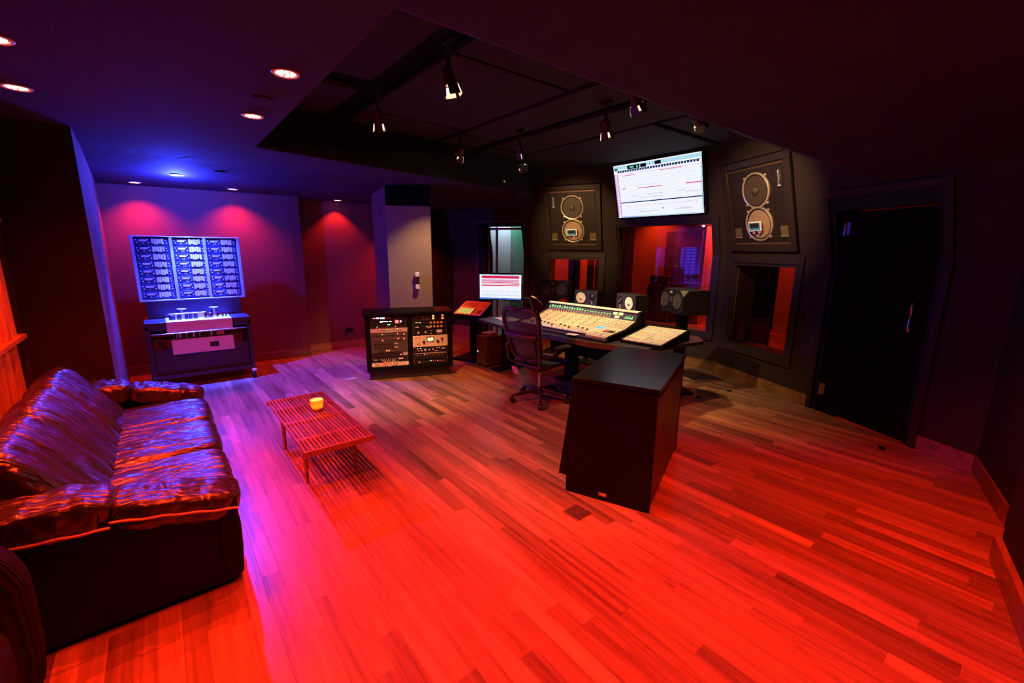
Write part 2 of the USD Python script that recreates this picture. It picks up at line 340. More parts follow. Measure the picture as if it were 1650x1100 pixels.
# side facets that climb towards the front wall, and the sloped inner faces of the raised centre
def quadm(*P, th=.03):
    P = V(P, float); n = np.cross(P[1]-P[0], P[2]-P[0]); n /= np.linalg.norm(n)
    if n[2] < 0: n = -n
    return hull(np.vstack([P, P+n*th]))
zl = ceil_z(-7.7, 4.75)
st('ceiling', [quadm([*F1, 2.5], [-7.8, 4.78, zl], [-6.25, 5.20, 2.37]), quadm([*F1, 2.5], [-6.25, 5.20, 2.37], K)], M['ceil'])
tri3 = lambda *P: quadm(*P)
st('ceiling', [tri3([-1.66, 3.05, 2.5], [.3, 3.6, 2.5], [-.1, 4.9, 2.27]), tri3([-1.66, 3.05, 2.5], [-.1, 4.9, 2.27], [-1.07, 5.06, 2.24]), tri3([-1.66, 3.05, 2.5], [-1.07, 5.06, 2.24], Kr)], M['ceil'])
UP = 2.94
st('ceiling', [quadm([*R0, 2.5], [*F1, 2.5], [-5.34, 4.30, UP+.05], [-4.80, .70, UP+.05]), quadm([*F1, 2.5], K, [-5.82, 5.3, UP+.05], [-5.34, 4.30, UP+.05])], M['wall'])
st('ceiling', [quadm([*R0, 2.5], [*R1, 2.5], [R1[0], R1[1]-.05, UP+.05], [R0[0], R0[1]-.05, UP+.05]), quadm([*R1, 2.5], [-1.66, 3.05, 2.5], [-1.55, 3.05, UP+.05], [-1.55, .76, UP+.05]), quadm([-1.66, 3.05, 2.5], Kr, [-1.3, 5.0, UP+.05], [-1.5, 3.05, UP+.05])], M['ceil'])
# raised centre: dark backing, fabric panels with slots between them
st('ceiling', bx(-6.2, -1.0, .4, 6.3, UP+.06, UP+.10), M['void'])
pn = xst('ceiling')
SLOT_Y = [(1.50, 1.74), (2.84, 2.92), (3.42, 3.58), (4.16, 4.22)]
YB = [(.45, 1.50), (1.74, 2.84), (2.92, 3.42), (3.58, 4.16), (4.22, 6.05)]
XB = [[(-5.6, -3.95), (-3.67, -1.3)], [(-5.6, -4.45), (-4.41, -2.84), (-2.80, -1.3)], [(-5.8, -4.63), (-4.59, -1.3)], [(-5.9, -4.95), (-4.91, -1.3)], [(-6.1, -4.9), (-4.86, -2.95), (-2.87, -1.3)]]
for (y0, y1), xs in zip(YB, XB):
    for x0, x1 in xs: part(pn, 'fabric_panel', bx(x0, x1, y0, y1, UP, UP+.045, .006), M['cloud'])
# ------------------------------------------------------------------ window and door joinery
M['jamb'] = mat('jamb_stained', (.24, .10, .045), .5, 0, .4)
PANE = pane_mat('pane_glass'); PANE2 = pane_mat('pane_glass_second', (.86, .9, .88), .9); PANE_D = pane_mat('pane_glass_dark', (.55, .6, .62), 1.0)
def window(n, w, o, fr=.075, depth=.34, glass=(PANE, PANE2), skew=.0, jm='jamb'):
    a, b, c, d = o
    x = xst('window_%d' % n)
    part(x, 'frame', w.solid(frame_ring(a, b, c, d, fr), 0, .03), M['frame'])
    part(x, 'frame', w.solid(frame_ring(a+.035, b-.035, c+.035, d-.035, .035), -.02, .012), M['frame'])
    flat = Wall(w.A, w.B, 0, inside=IN)
    for nm, q in (('jamb', rect(a, a+.015, c, d)), ('jamb', rect(b-.015, b, c, d)), ('head', rect(a, b, d-.015, d)), ('sill', rect(a, b, c, c+.015))):
        part(x, nm, flat.solid(q, -depth, -.03 if nm != 'sill' else .01), M[jm])
    for k, g in enumerate(glass):
        fw_ = Wall(w.A+w.n*(skew*k*.5), w.B-w.n*(skew*k*.5), 0, inside=IN)
        part(x, 'pane', fw_.solid(rect(a+.012, b-.012, c+.012, d-.012), -.05-.2*k-.006, -.05-.2*k), g)
    return x
window(1, wf, WIN_C, skew=.17)
window(2, wr, WIN_R, glass=(PANE_D,))
window(3, wl, WIN_L, glass=(PANE,))
# right door: dark leaf, hinges on the left, D handle on the right
a, b, c, d = DOOR_R
x = xst('door_1')
casing = Polygon([(a-.05, 0), (a-.05, d+.06), (b+.06, d+.06), (b+.06, 0), (b, 0), (b, d), (a, d), (a, 0)])
M['casing'] = mat('door_casing', (.03, .014, .010), .55, 0, .2)
part(x, 'casing', wr.solid(casing, 0, .028), M['casing'])
wflat = Wall(wr.A, wr.B, 0, inside=IN)
part(x, 'jamb', wr.solid(Polygon([(a-.0, 0), (a, d), (b, d), (b, 0), (b-.05, 0), (b-.05, d-.12), (a+.05, d-.12), (a+.05, 0)]), -.30, -.002), M['black'])
M['door_blk'] = mat('door_black', (.005, .004, .004), .8, 0, .08)
part(x, 'leaf', wflat.solid(rect(a+.056, b-.056, .012, d-.13), -.06, -.012), M['door_blk'])
for hz in (.18, 1.82):
    p0 = wflat.pt(a+.075, hz, 0.0); p1 = wflat.pt(a+.075, hz+.13, 0.0)
    part(x, 'hinge', [rod(p0, p1, .012, n=10), wflat.solid(rect(a+.07, a+.115, hz+.005, hz+.125), -.012, -.006)], M['metal'], 30)
hs = b-.14
hp = [wflat.pt(hs, .98, -.012), wflat.pt(hs, .985, .03), wflat.pt(hs, 1.0, .05), wflat.pt(hs, 1.03, .06), wflat.pt(hs, 1.2, .06), wflat.pt(hs, 1.23, .05), wflat.pt(hs, 1.245, .03), wflat.pt(hs, 1.25, -.012)]
part(x, 'handle', tube(hp, .013, 10), M['chrome'], 40)
# left door: glazed, looks into a lit booth
a, b, c, d = DOOR_L
x = xst('door_2')
casing = Polygon([(a-.07, 0), (a-.07, d+.06), (b+.07, d+.06), (b+.07, 0), (b, 0), (b, d), (a, d), (a, 0)])
part(x, 'casing', wl.solid(casing, 0, .028), M['frame'])
wflat2 = Wall(wl.A, wl.B, 0, inside=IN)
part(x, 'jamb', wl.solid(Polygon([(a, 0), (a, d), (b, d), (b, 0), (b-.03, 0), (b-.03, d-.05), (a+.12, d-.05), (a+.12, 0)]), -.30, -.002), M['black'])
part(x, 'stile', wflat2.solid(rect(a+.13, a+.16, .02, d-.06), -.14, -.09), M['jamb']); part(x, 'stile', wflat2.solid(rect(a+.30, a+.325, .02, d-.06), -.14, -.09), M['jamb'])
part(x, 'rail', wflat2.solid(rect(a+.12, b-.03, d-.11, d-.07), -.14, -.09), M['jamb'])
part(x, 'pane', wflat2.solid(rect(a+.13, b-.03, .03, d-.08), -.12, -.114), PANE)
# ------------------------------------------------------------------ column
COL = [(-6.58, 2.60), (-5.91, 2.53), (-5.57, 3.02), (-6.3, 3.15)]
cx = xst('wall_column')
part(cx, 'column_face', prism(COL, 0, 2.56), M['wall_left'])
wc = Wall(COL[1], COL[2], inside=IN)
part(cx, 'lit_panel', wc.solid(rect(.0, wc.L, 0.0, 2.22), 0, .02), M['grey_lam'], label='grey fabric panel of the column')
part(cx, 'top_band', wc.solid(rect(.0, wc.L, 2.22, 2.52), 0, .02), M['void'])
# ================================================================== CEILING LAMPS
M['led_red'] = emit('led_red', (1, .16, .11), 16); M['led_blue'] = emit('led_blue', (.30, .42, 1), 14); M['led_warm'] = emit('halogen_filament', (1, .86, .6), 25)
M['trim'] = mat('trim_ring_white', (.7, .68, .68), .4)
M['led_plate'] = mat('led_plate', (.25, .2, .2), .4)
def downlight(x, y, kind, label, aims=((0, 0, -1, 62, 1.0),), group=None):
    z = ceil_z(x, y)
    t = thing('ceiling_downlight', label, 'downlight', (x, y, z), group=group)
    part(t, 'trim_ring', lathe([(.064, .0), (.066, -.004), (.060, -.009), (.050, -.006), (.047, .0)], 28), M['trim'], 40)
    part(t, 'led_plate', lathe([(.0, -.0015), (.048, -.0015), (.048, 0.0)], 28), M['led_plate'])
    pts = [(0.036*math.cos(k*math.pi/4.5), .036*math.sin(k*math.pi/4.5)) for k in range(9)] + [(.016*math.cos(k*2.1), .016*math.sin(k*2.1)) for k in range(3)]
    dm = lathe([(0, -.0095), (.007, -.0075), (.0105, -.0015)], 8)
    part(t, 'led_cluster', [tr(dm, (px, py, 0)) for px, py in pts], M['led_red' if kind == 'red' else 'led_blue'])
    for dx, dy, dz, ang, k, *sf in aims:
        spot(t, (0, 0, -.022), (dx, dy, dz), (P_RED if kind == 'red' else P_BLUE)*k, RED if kind == 'red' else BLUE, ang, sf[0] if sf else .55, .012)
    return t
D = (0, 0, -1)
def dn(ang=62, k=1.0, aim=D): return ((*aim, ang, k),)
for x, y, lab, am in ((-3.77, -.48, 'red downlight over the near end of the sofa by the wood slats', dn(38, 1.3)), (-2.97, -.42, 'red downlight cut by the left edge of the photo', dn(38, 1.3)),
        (-3.52, .617, 'red downlight nearer to the corner of the raised ceiling', dn(74, 1.0)), (-2.586, .618, 'largest red downlight, beside the long edge of the raised ceiling', dn(62, 1.0)),
        (-7.08, -.08, 'small red downlight in the far left corner over the tape machine', ((0, 0, -1, 58, .75, 1.0),)), (-7.02, .91, 'small red downlight right of the blue one, over the tape machine', ((0, 0, -1, 58, .75, 1.0),)),
        (-6.75, 3.60, 'red downlight hidden behind the column', dn(60, .9)),
        (-7.26, 2.33, 'red downlight washing the wall recess beside the column', dn(50, .3)),
        (-1.65, .50, 'red downlight just above the top edge of the photo', dn(40, 1.0)), (-.75, .50, 'red downlight above the camera', dn(46, 1.5)),
        (-.45, 1.55, 'red downlight over the open floor at right', dn(52, 1.3)), (-.10, 2.65, 'red downlight off the upper right edge of the photo', dn(54, 1.6)), (-.24, 4.22, 'red downlight off the right edge beside the dark door', dn(58, 1.7))):
    downlight(x, y, 'red', lab, am, group='red ceiling downlights')
t = downlight(-6.42, .305, 'blue', 'the one blue downlight, above the tape machine', ((2.7, -.42, -2.4, 17, 2.6), (.12, .12, -1, 43, 10.0), (-.14, .02, -1, 18, 20.0)))
bulb(t, (0, 0, -.09), P_BLUE*1.25, BLUE, .03)
for x, y, lab in ((-3.09, .60, 'round blank cover plate between two red downlights'), (-6.05, .667, 'round blank cover plate behind the blue downlight'), (-6.1, 3.95, 'round blank cover plate in the dark ceiling behind the column')):
    single('ceiling_cover_plate', tr(lathe([(.0, -.012), (.05, -.012), (.055, -.006), (.055, 0)], 24), (x, y, ceil_z(x, y))), M['ceil'], lab, 'cover plate', 30, group='round ceiling cover plates')
# track spotlights with barn doors
M['can'] = mat('spotlight_can', (.05, .022, .02), .45, .2); M['barn_in'] = mat('barn_door_inside', (.8, .76, .7), .5)
def track_spot(x, y, z, target, label, power, ang=42, warm=WARM, K_=.78):
    t = thing('track_spotlight', label, 'spotlight', (x, y, z), group='track spotlights')
    a = V(target, float)-V([x, y, z]); a /= np.linalg.norm(a)
    s1 = np.cross([0, 0, 1.], a); s1 /= np.linalg.norm(s1); s2 = np.cross(a, s1)
    Rr = np.stack([s1, s2, a], 1)*K_           # local z along the beam
    s1 = s1*K_
    part(t, 'stem', rod((0, 0, .03), (0, 0, UP-z), .017, n=12), M['can'], 40); part(t, 'track_adapter', cb((0, 0, UP-z-.004), (.12, .035, .03), .004), M['black'])
    part(t, 'yoke', tube([-s1*.062+V([0, 0, -.0]), -s1*.062+V([0, 0, .03]), V([0, 0, .045]), s1*.062+V([0, 0, .03]), s1*.062], .006, 6), M['can'], 40)
    part(t, 'can', tr(lathe([(.0, -.075), (.03, -.075), (.045, -.06), (.05, .045), (.054, .05), (.054, .058), (.047, .058), (.045, .03), (.0, .0)], 20), R=Rr), M['can'], 40)
    part(t, 'lamp_face', tr(lathe([(.0, .040), (.03, .037), (.044, .032)][::-1], 16), R=Rr), M['led_warm'])
    for k in range(4):
        g = k*math.pi/2; c, s = math.cos(g), math.sin(g); w0, w1, h, o = .040, .046, .085, .20
        q = V([[-w0, .052, .056], [w0, .052, .056], [w1, .052+h*math.sin(o), .056+h*math.cos(o)], [-w1, .052+h*math.sin(o), .056+h*math.cos(o)]])
        nrm = V([0, math.cos(o), -math.sin(o)])*.0015
        Rz = V([[c, -s, 0], [s, c, 0], [0, 0, 1]])
        inn = tr(hull(np.vstack([q, q+nrm])), R=Rr @ Rz); out = tr(hull(np.vstack([q+nrm*1.1, q+nrm*2.2])), R=Rr @ Rz)
        pa = part(t, 'barn_door', out, M['can']); part(pa, 'inner_face', inn, M['barn_in'])
    spot(t, a*.062, a, power, warm, ang, .9, .02)
ts = P_SPOT
track_spot(-3.80, 1.60, 2.72, (-4.55, 2.15, 0.25), 'dazzling track spotlight at left with its lens in view', ts*1.3, 26)
track_spot(-2.66, 1.60, 2.72, (-2.45, 2.25, 0.0), 'track spotlight on a long stem, topmost in the photo', ts*.38, 28)
track_spot(-4.56, 2.88, 2.74, (-5.72, 2.83, 1.12), 'track spotlight nearest to the grey column', ts*.8, 25)
track_spot(-4.0, 3.30, 2.74, (-4.0, 4.2, .9), 'upper of the two track spotlights hanging close together', ts*1.3, 34)
track_spot(-4.62, 3.82, 2.72, (-5.25, 5.6, 2.0), 'lower of the two track spotlights hanging close together', ts*.75, 27)
track_spot(-2.80, 3.30, 2.74, (-3.05, 4.2, .9), 'track spotlight above the right end of the mixing console', ts*1.2, 33)
track_spot(-2.18, 2.88, 2.74, (-2.15, 4.8, 0.0), 'track spotlight peeping over the ceiling edge above the big screen', ts*.45, 24)
track_spot(-2.16, 3.72, 2.74, (-2.35, 5.6, 2.1), 'track spotlight at right, turned towards the right wall speaker', ts*.75, 28)
t = thing('security_camera', 'tiny pale camera on the dark sloped ceiling face behind the spotlights', 'camera', (-5.28, 4.05, 2.62))
part(t, 'bracket', rod((-.06, .02, .03), (0, 0, .02), .012), M['black']); part(t, 'body', rod((-.03, .0, .0), (.06, -.04, -.02), .025, n=12), M['white'], 40); part(t, 'lens', rod((.06, -.04, -.02), (.068, -.0435, -.0235), .018, n=12), M['chrome'])
# ================================================================== WOOD DIFFUSER behind the sofa
t = thing('wood_diffuser', 'upright wood slat diffuser panel glowing orange at the left edge', 'diffuser', (0, 0, 0))
wd = Wall((-4.70, -.87), (-2.15, -.87), inside=IN)
part(t, 'frame', wd.solid(frame_ring(.06, 2.5, .02, 2.40, .05), 0, .055), M['frame']); part(t, 'frame', wd.solid(frame_ring(.10, 2.46, .06, 2.36, .035), 0, .03), M['frame'])
part(t, 'back_panel', wd.solid(rect(.1, 2.46, .06, 2.36), 0, .006), M['diffuser'])
DEP = [0.004, .03, .05, .015, .045, .025, .055, .01, .035]
for r, (z0, z1) in enumerate(((.06, 1.0), (1.03, 1.80), (1.83, 2.36))):
    s = .105; k = r*3
    while s < 2.4:
        wv = .098; part(t, 'slat', wd.solid(rect(s, s+wv-.003, z0, z1), .006, .012+DEP[k % 9]), M['diffuser']); s += wv; k += 1
for zz in (1.015, 1.815): part(t, 'shelf_rail', wd.solid(rect(.1, 2.46, zz-.015, zz+.015), 0, .085), M['diffuser'])
# ================================================================== SOFA
def leather(name, c1, c2):
    return usdkit.material(stage, '/World/Looks/'+name, {'g': ('texture_coordinate', {}), 'm': ('mapping', dict(scale=(24, 3.2, 5), rotation=(0, .15, .28))), 'n': ('noise_texture', dict(scale=1.0, detail=2.5, roughness=.5, distortion=1.1)),
        'm2': ('mapping', dict(scale=(9, 3.5, 5), rotation=(0, 0, -.5))), 'n2': ('noise_texture', dict(scale=1.0, detail=2, distortion=1.0)), 'mx': ('mix_float', dict(fac=.5)),
        'r': ('rgb_ramp', dict(ramp=[(.3, c1), (.7, c2)])), 'b': ('bump', dict(strength=.9, distance=.05)),
        'p': ('principled_bsdf', dict(roughness=.31, specular_ior_level=1.0))},
        [('g.object', 'm.vector'), ('m.vector', 'n.vector'), ('g.object', 'm2.vector'), ('m2.vector', 'n2.vector'), ('n.fac', 'mx.a'), ('n2.fac', 'mx.b'), ('n.fac', 'r.fac'), ('r.color', 'p.base_color'), ('mx.result', 'b.height'), ('b.normal', 'p.normal')], 'p.BSDF')
M['leather'] = leather('sofa_leather', (.014, .007, .008), (.032, .016, .017))
M['leather_dk'] = mat('sofa_leather_side', (.005, .003, .003), .6, 0, .12)
M['stitch'] = mat('leather_piping', (.55, .34, .28), .5)
SX0, SX1 = -4.56, -2.33
t = thing('leather_sofa', 'dark brown wrinkled leather three seat sofa along the left wall', 'sofa', (-3.445, .17, 0))
ox = 3.445; oy = -.17
L_ = lambda x, y, z: (x+ox, y+oy, z)
part(t, 'base', bx(SX0+.05+ox, SX1-.05+ox, -.68+oy, .07+oy, .045, .32, .02), M['leather_dk'])
for k in range(4): part(t, 'foot', rod(L_((SX0+.12, SX1-.12)[k % 2], (-.6, .0)[k//2], 0), L_((SX0+.12, SX1-.12)[k % 2], (-.6, .0)[k//2], .05), .025, .03), M['black'])
xs = [-4.31, -3.735, -3.14, -2.56]
for k in range(3):
    c = puff(L_((xs[k]+xs[k+1])/2, -.10, .335), (xs[k+1]-xs[k]+.012, .60, .23), 6, .009, (18, 3.0, 6), 5, k+1)
    part(t, 'seat_cushion', c, M['leather'], True)
    part(t, 'front_skirt', puff(L_((xs[k]+xs[k+1])/2, .10, .23), (xs[k+1]-xs[k]+.008, .14, .36), 7, .008, (14, 4, 5), 4, k+11), M['leather'], True)
Rb = rot(rx=.60)
for k in range(3):
    c = puff(L_((xs[k]+xs[k+1])/2, -.52, .565), (xs[k+1]-xs[k]+(.06 if k == 1 else .10), .22, .56), 5, .011, (17, 5, 3.5), 5, k+21, R=Rb)
    part(t, 'back_cushion', c, M['leather'], True)
part(t, 'back_panel', tr(bx(SX0+.12+ox, SX1-.12+ox, -.09, .03, -.30, .28, .03), L_(0, -.60, .40), R=rot(rx=.22)), M['leather_dk'])
for sgn, xc_, nm in ((-1, -4.44, 'left'), (1, -2.445, 'right')):
    part(t, 'side_panel', prism([(.14, .045), (-.66, .045), (-.72, .62), (-.3, .585), (.135, .45)], 0, .06) if 0 else tr(prism(Polygon([(.14, .045), (-.66, .045), (-.70, .55), (-.3, .52), (.135, .42)]), -.03, .03), L_(xc_+sgn*.085, 0, 0), R=V([[0, 0, 1], [1, 0, 0], [0, 1, 0]])), M['leather_dk'])
    part(t, 'arm_rest', puff(L_(xc_, -.05, .475), (.27, .49, .15), 4.5, .008, (7, 20, 8), 5, 31+sgn, R=rot(rx=-.24)), M['leather'], True)
    part(t, 'arm_rest', puff(L_(xc_-sgn*.005, -.515, .565), (.27, .50, .165), 4.5, .009, (7, 18, 8), 5, 41+sgn, R=rot(rx=-.10)), M['leather'], True)
    for (y0, z0), (y1, z1) in (((.17, .425), (-.28, .530)), ((-.28, .505), (-.74, .545))):
        pts = [L_(xc_+sgn*(.143+.003*math.sin(q*9)), y0+(y1-y0)*q, z0+(z1-z0)*q+.002*math.sin(q*23)) for q in np.linspace(0, 1, 30)]
        part(t, 'piping', tube(pts, .006, 6), M['stitch'], 60)
    part(t, 'arm_front', puff(L_(xc_, .125, .255), (.25, .10, .44), 7, .006, (8, 8, 6), 4, 51+sgn), M['leather_dk' if sgn > 0 else 'leather'], True)
# ================================================================== DARK ARMCHAIR at the lower left
M['cord'] = usdkit.material(stage, '/World/Looks/corduroy_dark', {'g': ('texture_coordinate', {}), 'w': ('wave_texture', dict(bands_direction='x', scale=38, distortion=.6, detail=2)), 'b': ('bump', dict(strength=.8, distance=.006)), 'p': ('principled_bsdf', dict(base_color=(.010, .005, .005), roughness=.85, specular_ior_level=.2))},
    [('g.object', 'w.vector'), ('w.fac', 'b.height'), ('b.normal', 'p.normal')], 'p.BSDF')
t = thing('dark_armchair', 'dark ribbed fabric armchair in the lower left corner of the photo', 'armchair', (-1.70, -.80, 0), .12)
part(t, 'seat_base', cb((0, 0, .2), (.62, .62, .26), .03), M['cord'])
part(t, 'seat_cushion', puff((0, .03, .38), (.50, .58, .17), 6, .004, sub=4), M['cord'], True)
for s in (-1, 1): part(t, 'arm', puff((s*.33, .0, .37), (.17, .74, .64), 5, .004, sub=4), M['cord'], True)
part(t, 'backrest', puff((0, -.33, .46), (.80, .19, .80), 5, .004, sub=4, R=rot(rx=.12)), M['cord'], True)
for k in range(4): part(t, 'leg', rod(((-.26, .26)[k % 2], (-.24, .24)[k//2], 0), ((-.26, .26)[k % 2], (-.24, .24)[k//2], .08), .018, .025), M['black'])
# ================================================================== SLATTED BENCH TABLE and candle
t = thing('slatted_bench_table', 'low wooden slatted bench table with tapered legs in front of the sofa', 'bench', (-3.49, .835, 0))
for k in range(18):
    y = -.222+k*.444/17; part(t, 'slat', bx(-.60, .60, y-.0070, y+.0070, .336, .356, .002), M['table'])
for s in (-1, 1): part(t, 'end_rail', bx(s*.60, s*.618, -.235, .235, .318, .358, .002), M['table'])
for x0 in (-.36, 0, .36): part(t, 'cross_rail', bx(x0-.017, x0+.017, -.222, .222, .322, .349, .001), M['table'])
for s in (-1, 1): part(t, 'leg_rail', bx(s*.345-.02, s*.345+.02, -.2, .2, .295, .325, .002), M['table'])
for k in range(4): sx, sy = (-1, 1)[k % 2], (-1, 1)[k//2]; part(t, 'leg', rod((sx*.345, sy*.172, 0), (sx*.345, sy*.172, .322), .011, .019, 14), M['table'], 40)
M['cup'] = usdkit.material(stage, '/World/Looks/candle_cup_frosted', {'d': ('diffuse_bsdf', dict(color=(.75, .6, .42))), 't': ('translucent_bsdf', dict(color=(1.0, .46, .12))), 'm': ('mix_closure', dict(fac=.72))}, [('d.BSDF', 'm.closure1'), ('t.BSDF', 'm.closure2')], 'm.closure')
M['cup_text'] = usdkit.material(stage, '/World/Looks/candle_cup_print', {'d': ('diffuse_bsdf', dict(color=(.9, .85, .75))), 't': ('translucent_bsdf', dict(color=(1, .95, .8))), 'm': ('mix_closure', dict(fac=.8))}, [('d.BSDF', 'm.closure1'), ('t.BSDF', 'm.closure2')], 'm.closure')
M['wax'] = mat('candle_wax', (.9, .75, .5), .5, subsurface_weight=.0); M['flame'] = emit('candle_flame', (1, .8, .42), 60)
t = thing('candle_holder', 'glowing frosted candle cup on the slatted bench table', 'candle', (-3.62, .885, .356))
part(t, 'cup', lathe([(.0, .004), (.030, .0), (.036, .004), (.046, .05), (.050, .095), (.0485, .096), (.0445, .05), (.034, .012), (.0, .010)], 28), M['cup'], 50)
part(t, 'wax', lathe([(.0, .011), (.034, .013), (.0365, .03), (.0, .031)], 20), M['wax'], 40); part(t, 'flame', lathe([(0, .04), (.006, .05), (.004, .062), (0, .075)], 8), M['flame'], True)
ring = []
for k in range(26):
    g = k*2*math.pi/26; h = .008+.006*((k*7) % 3)/2
    ring.append(tr(cb((0, 0, 0), (.0016, .0065, h), 0), (.0497*math.cos(g), .0497*math.sin(g), .075), R=rot(g)))
part(t, 'printed_band', ring, M['cup_text'])
bulb(t, (0, 0, .080), .20, (1, .50, .16), .006)
# ================================================================== FLOOR BOXES, OUTLET
M['brass'] = mat('aged_brass', (.5, .32, .16), .35, .9)
def floor_box(x, y, sx, sy, rz, label, mt, dots=8, edge=True):
    t = thing('floor_box', label, 'floor box', (x, y, .0006), rz, group='floor boxes')
    part(t, 'plate', cb((0, 0, .004), (sx, sy, .008), .002), mt)
    if dots:
        part(t, 'screw', [tr(lathe([(0, .011), (.005, .010), (.006, .0078)], 8), (.36*sx*a, .36*sy*b_, 0)) for a, b_ in ((-1, -1), (-1, 0), (-1, 1), (0, 1), (1, 1), (1, 0), (1, -1), (0, -1))], M['metal'])
        part(t, 'centre_lock', lathe([(0, .013), (.010, .012), (.012, .0078)], 12), M['brass'], 40)
        part(t, 'edge_trim', bx(-sx/2-.006, sx/2+.004, -sy/2-.008, -sy/2, 0, .009, .001), M['brass'])
M['plate'] = mat('floor_box_cover', (.11, .05, .035), .4, .3); M['plate_w'] = mat('floor_box_pale', (.42, .30, .24), .4, .2)
floor_box(-1.71, 1.925, .125, .125, .02, 'brown floor box with brass edge and screws beside the black cabinet', M['plate'])
floor_box(-5.535, 1.785, .10, .13, .1, 'small pale floor box beside the outboard rack', M['plate_w'], 0)
floor_box(-.75, 4.72, .045, .085, .4, 'small black floor box in front of the dark door', M['black'], 0)
floor_box(-2.317, 5.245, .05, .06, .2, 'small black floor box under the right soffit window', M['black'], 0)
floor_box(-2.426, 4.721, .05, .06, .2, 'small black floor box in the shade behind the black cabinet', M['black'], 0)
t = thing('wall_outlet', 'black wall outlet low in the recess left of the column', 'outlet', (-7.42, 2.42, .30))
part(t, 'cover_plate', cb((.012, 0, 0), (.012, .12, .075), .003), M['black']); part(t, 'socket', [cb((.019, s*.025, 0), (.004, .03, .032), .001) for s in (-1, 1)], M['rubber'])
# wall sconce like bracket on the column
Rc = wc.R(); pc = wc.pt(.40, 1.22, .02)
t = thing('wall_bracket', 'short upright bracket with white ends on the lit grey column', 'bracket', pc, R=Rc)
part(t, 'bar', cb((0, -.045, .0), (.05, .03, .20), .004), M['dkmetal']); part(t, 'end_cap', cb((0, -.05, .085), (.052, .042, .065), .004), M['white']); part(t, 'end_cap', cb((0, -.05, -.085), (.052, .042, .065), .004), M['white']); part(t, 'stud', rod((0, -.03, 0), (0, 0.0, 0), .012), M['dkmetal'])
# ================================================================== TAPE MACHINE (faces +x; local x runs along +y of the room)
M['tape_body'] = mat('tape_machine_paint', (.05, .042, .06), .45, 0, .4); M['tape_pale'] = mat('tape_machine_pale_panel', (.84, .70, .76), .4); M['deck'] = mat('tape_deck_aluminium', (.86, .86, .88), .35, .1)
M['meter_blue'] = mat('meter_module_face', (.035, .04, .09), .4, .2); M['meter_frame'] = mat('meter_frame_lavender', (.42, .42, .55), .4, .1); M['pinkish'] = mat('meter_window_pale', (.72, .50, .56), .4); M['key_pale'] = mat('module_keys_pale', (.62, .52, .66), .4)
M['ink'] = mat('print_white', (.8, .8, .8), .5); M['ink_dk'] = mat('print_dark', (.02, .02, .02), .5)
t = thing('tape_machine', 'multitrack tape machine with a big bridge of meters against the far left wall', 'tape machine', (-6.40, .335, 0), math.pi/2)
hw = .525
for s in (-1, 1):
    part(t, 'side_frame', bx(s*hw, s*(hw-.045), .0, .62, .10, .745, .006), M['tape_body'])
    part(t, 'top_cheek', bx(s*hw, s*(hw-.20), -.0, .60, .70, .795, .006), M['tape_body'])
    part(t, 'foot_rail', bx(s*hw, s*(hw-.045), -.06, .64, .085, .115, .004), M['tape_pale'])
    for y in (-.03, .6): part(t, 'caster', [rod((s*(hw-.01), y, .04), (s*(hw-.05), y, .04), .04, n=16), cb((s*(hw-.03), y, .075), (.02, .05, .03))], M['rubber'], 40)
part(t, 'lower_panel', bx(-hw+.05, hw-.05, .045, .06, .15, .47, .002), M['tape_body']); part(t, 'lower_rail', bx(-hw+.045, hw-.045, .0, .05, .12, .165, .003), M['tape_body'])
part(t, 'deck', bx(-.325, .325, .0, .50, .70, .80, .006), M['deck'], label='bright aluminium tape deck'); part(t, 'deck_front', bx(-.325, .325, -.008, 0, .665, .792, .002), M['tape_pale'], label='pale front apron of the deck')
part(t, 'front_lip', bx(-hw+.05, hw-.05, -.02, .0, .650, .662, .002), M['metal'])
part(t, 'back_shelf', bx(-hw+.045, hw-.045, .45, .62, .60, .63, .002), M['tape_body']); part(t, 'cross_bar', bx(-hw+.045, hw-.045, .30, .34, .545, .575, .002), M['dkmetal'])
part(t, 'amplifier_box', bx(-.30, .32, .0, .3, .40, .575, .004), M['tape_pale'], label='pale electronics box with a black window'); part(t, 'box_window', bx(.07, .16, -.003, 0, .455, .515), M['ink_dk']); part(t, 'box_screw', tr(lathe([(0, .003), (.005, 0)], 8, 'y'), (.01, 0, .415)), M['ink_dk'])
part(t, 'relay_shelf', bx(-.30, .31, .04, .3, .585, .592, .001), M['dkmetal'])
for k, x in enumerate((-.27, -.24, -.21, -.18, -.15, -.08, -.05, -.02, .10, .125)): part(t, 'relay', rod((x, .03, .592), (x, .03, .645), .010, n=8), (M['dkmetal'], M['metal'], M['tape_pale'])[k % 3], 40)
part(t, 'terminal_block', cb((.19, .03, .62), (.08, .03, .05), .002), M['brass'])
part(t, 'cable', tube([(-.42, .1, .56), (-.38, .07, .5), (-.33, .06, .44), (-.30, .08, .41)], .014, 8), M['rubber'], 60)
for s, n in ((-1, 0), (1, 1)):
    hx = s*.165+.01
    part(t, 'reel_hub', lathe([(0, .0), (.028, .0), (.028, .02), (.014, .03), (.014, .055), (.045, .062), (.045, .07), (.0, .074)], 20) if 0 else tr(lathe([(.03, .0), (.03, .02), (.014, .03), (.014, .085), (.05, .098), (.05, .106), (.0, .112)], 20), (hx, .30, .80)), M['deck'], 40)
for x, h, r in ((-.26, .055, .03), (-.19, .05, .022), (-.12, .055, .018), (-.08, .05, .02), (-.03, .052, .02), (.07, .06, .018), (.12, .055, .03), (.19, .05, .012), (.245, .05, .012), (.28, .045, .010)):
    part(t, 'head_or_roller', tr(lathe([(r, 0), (r, h), (r*.8, h+.006), (0, h+.007)], 14), (x, .12, .80)), (M['dkmetal'] if r > .017 and x < 0 else M['chrome']), 40)
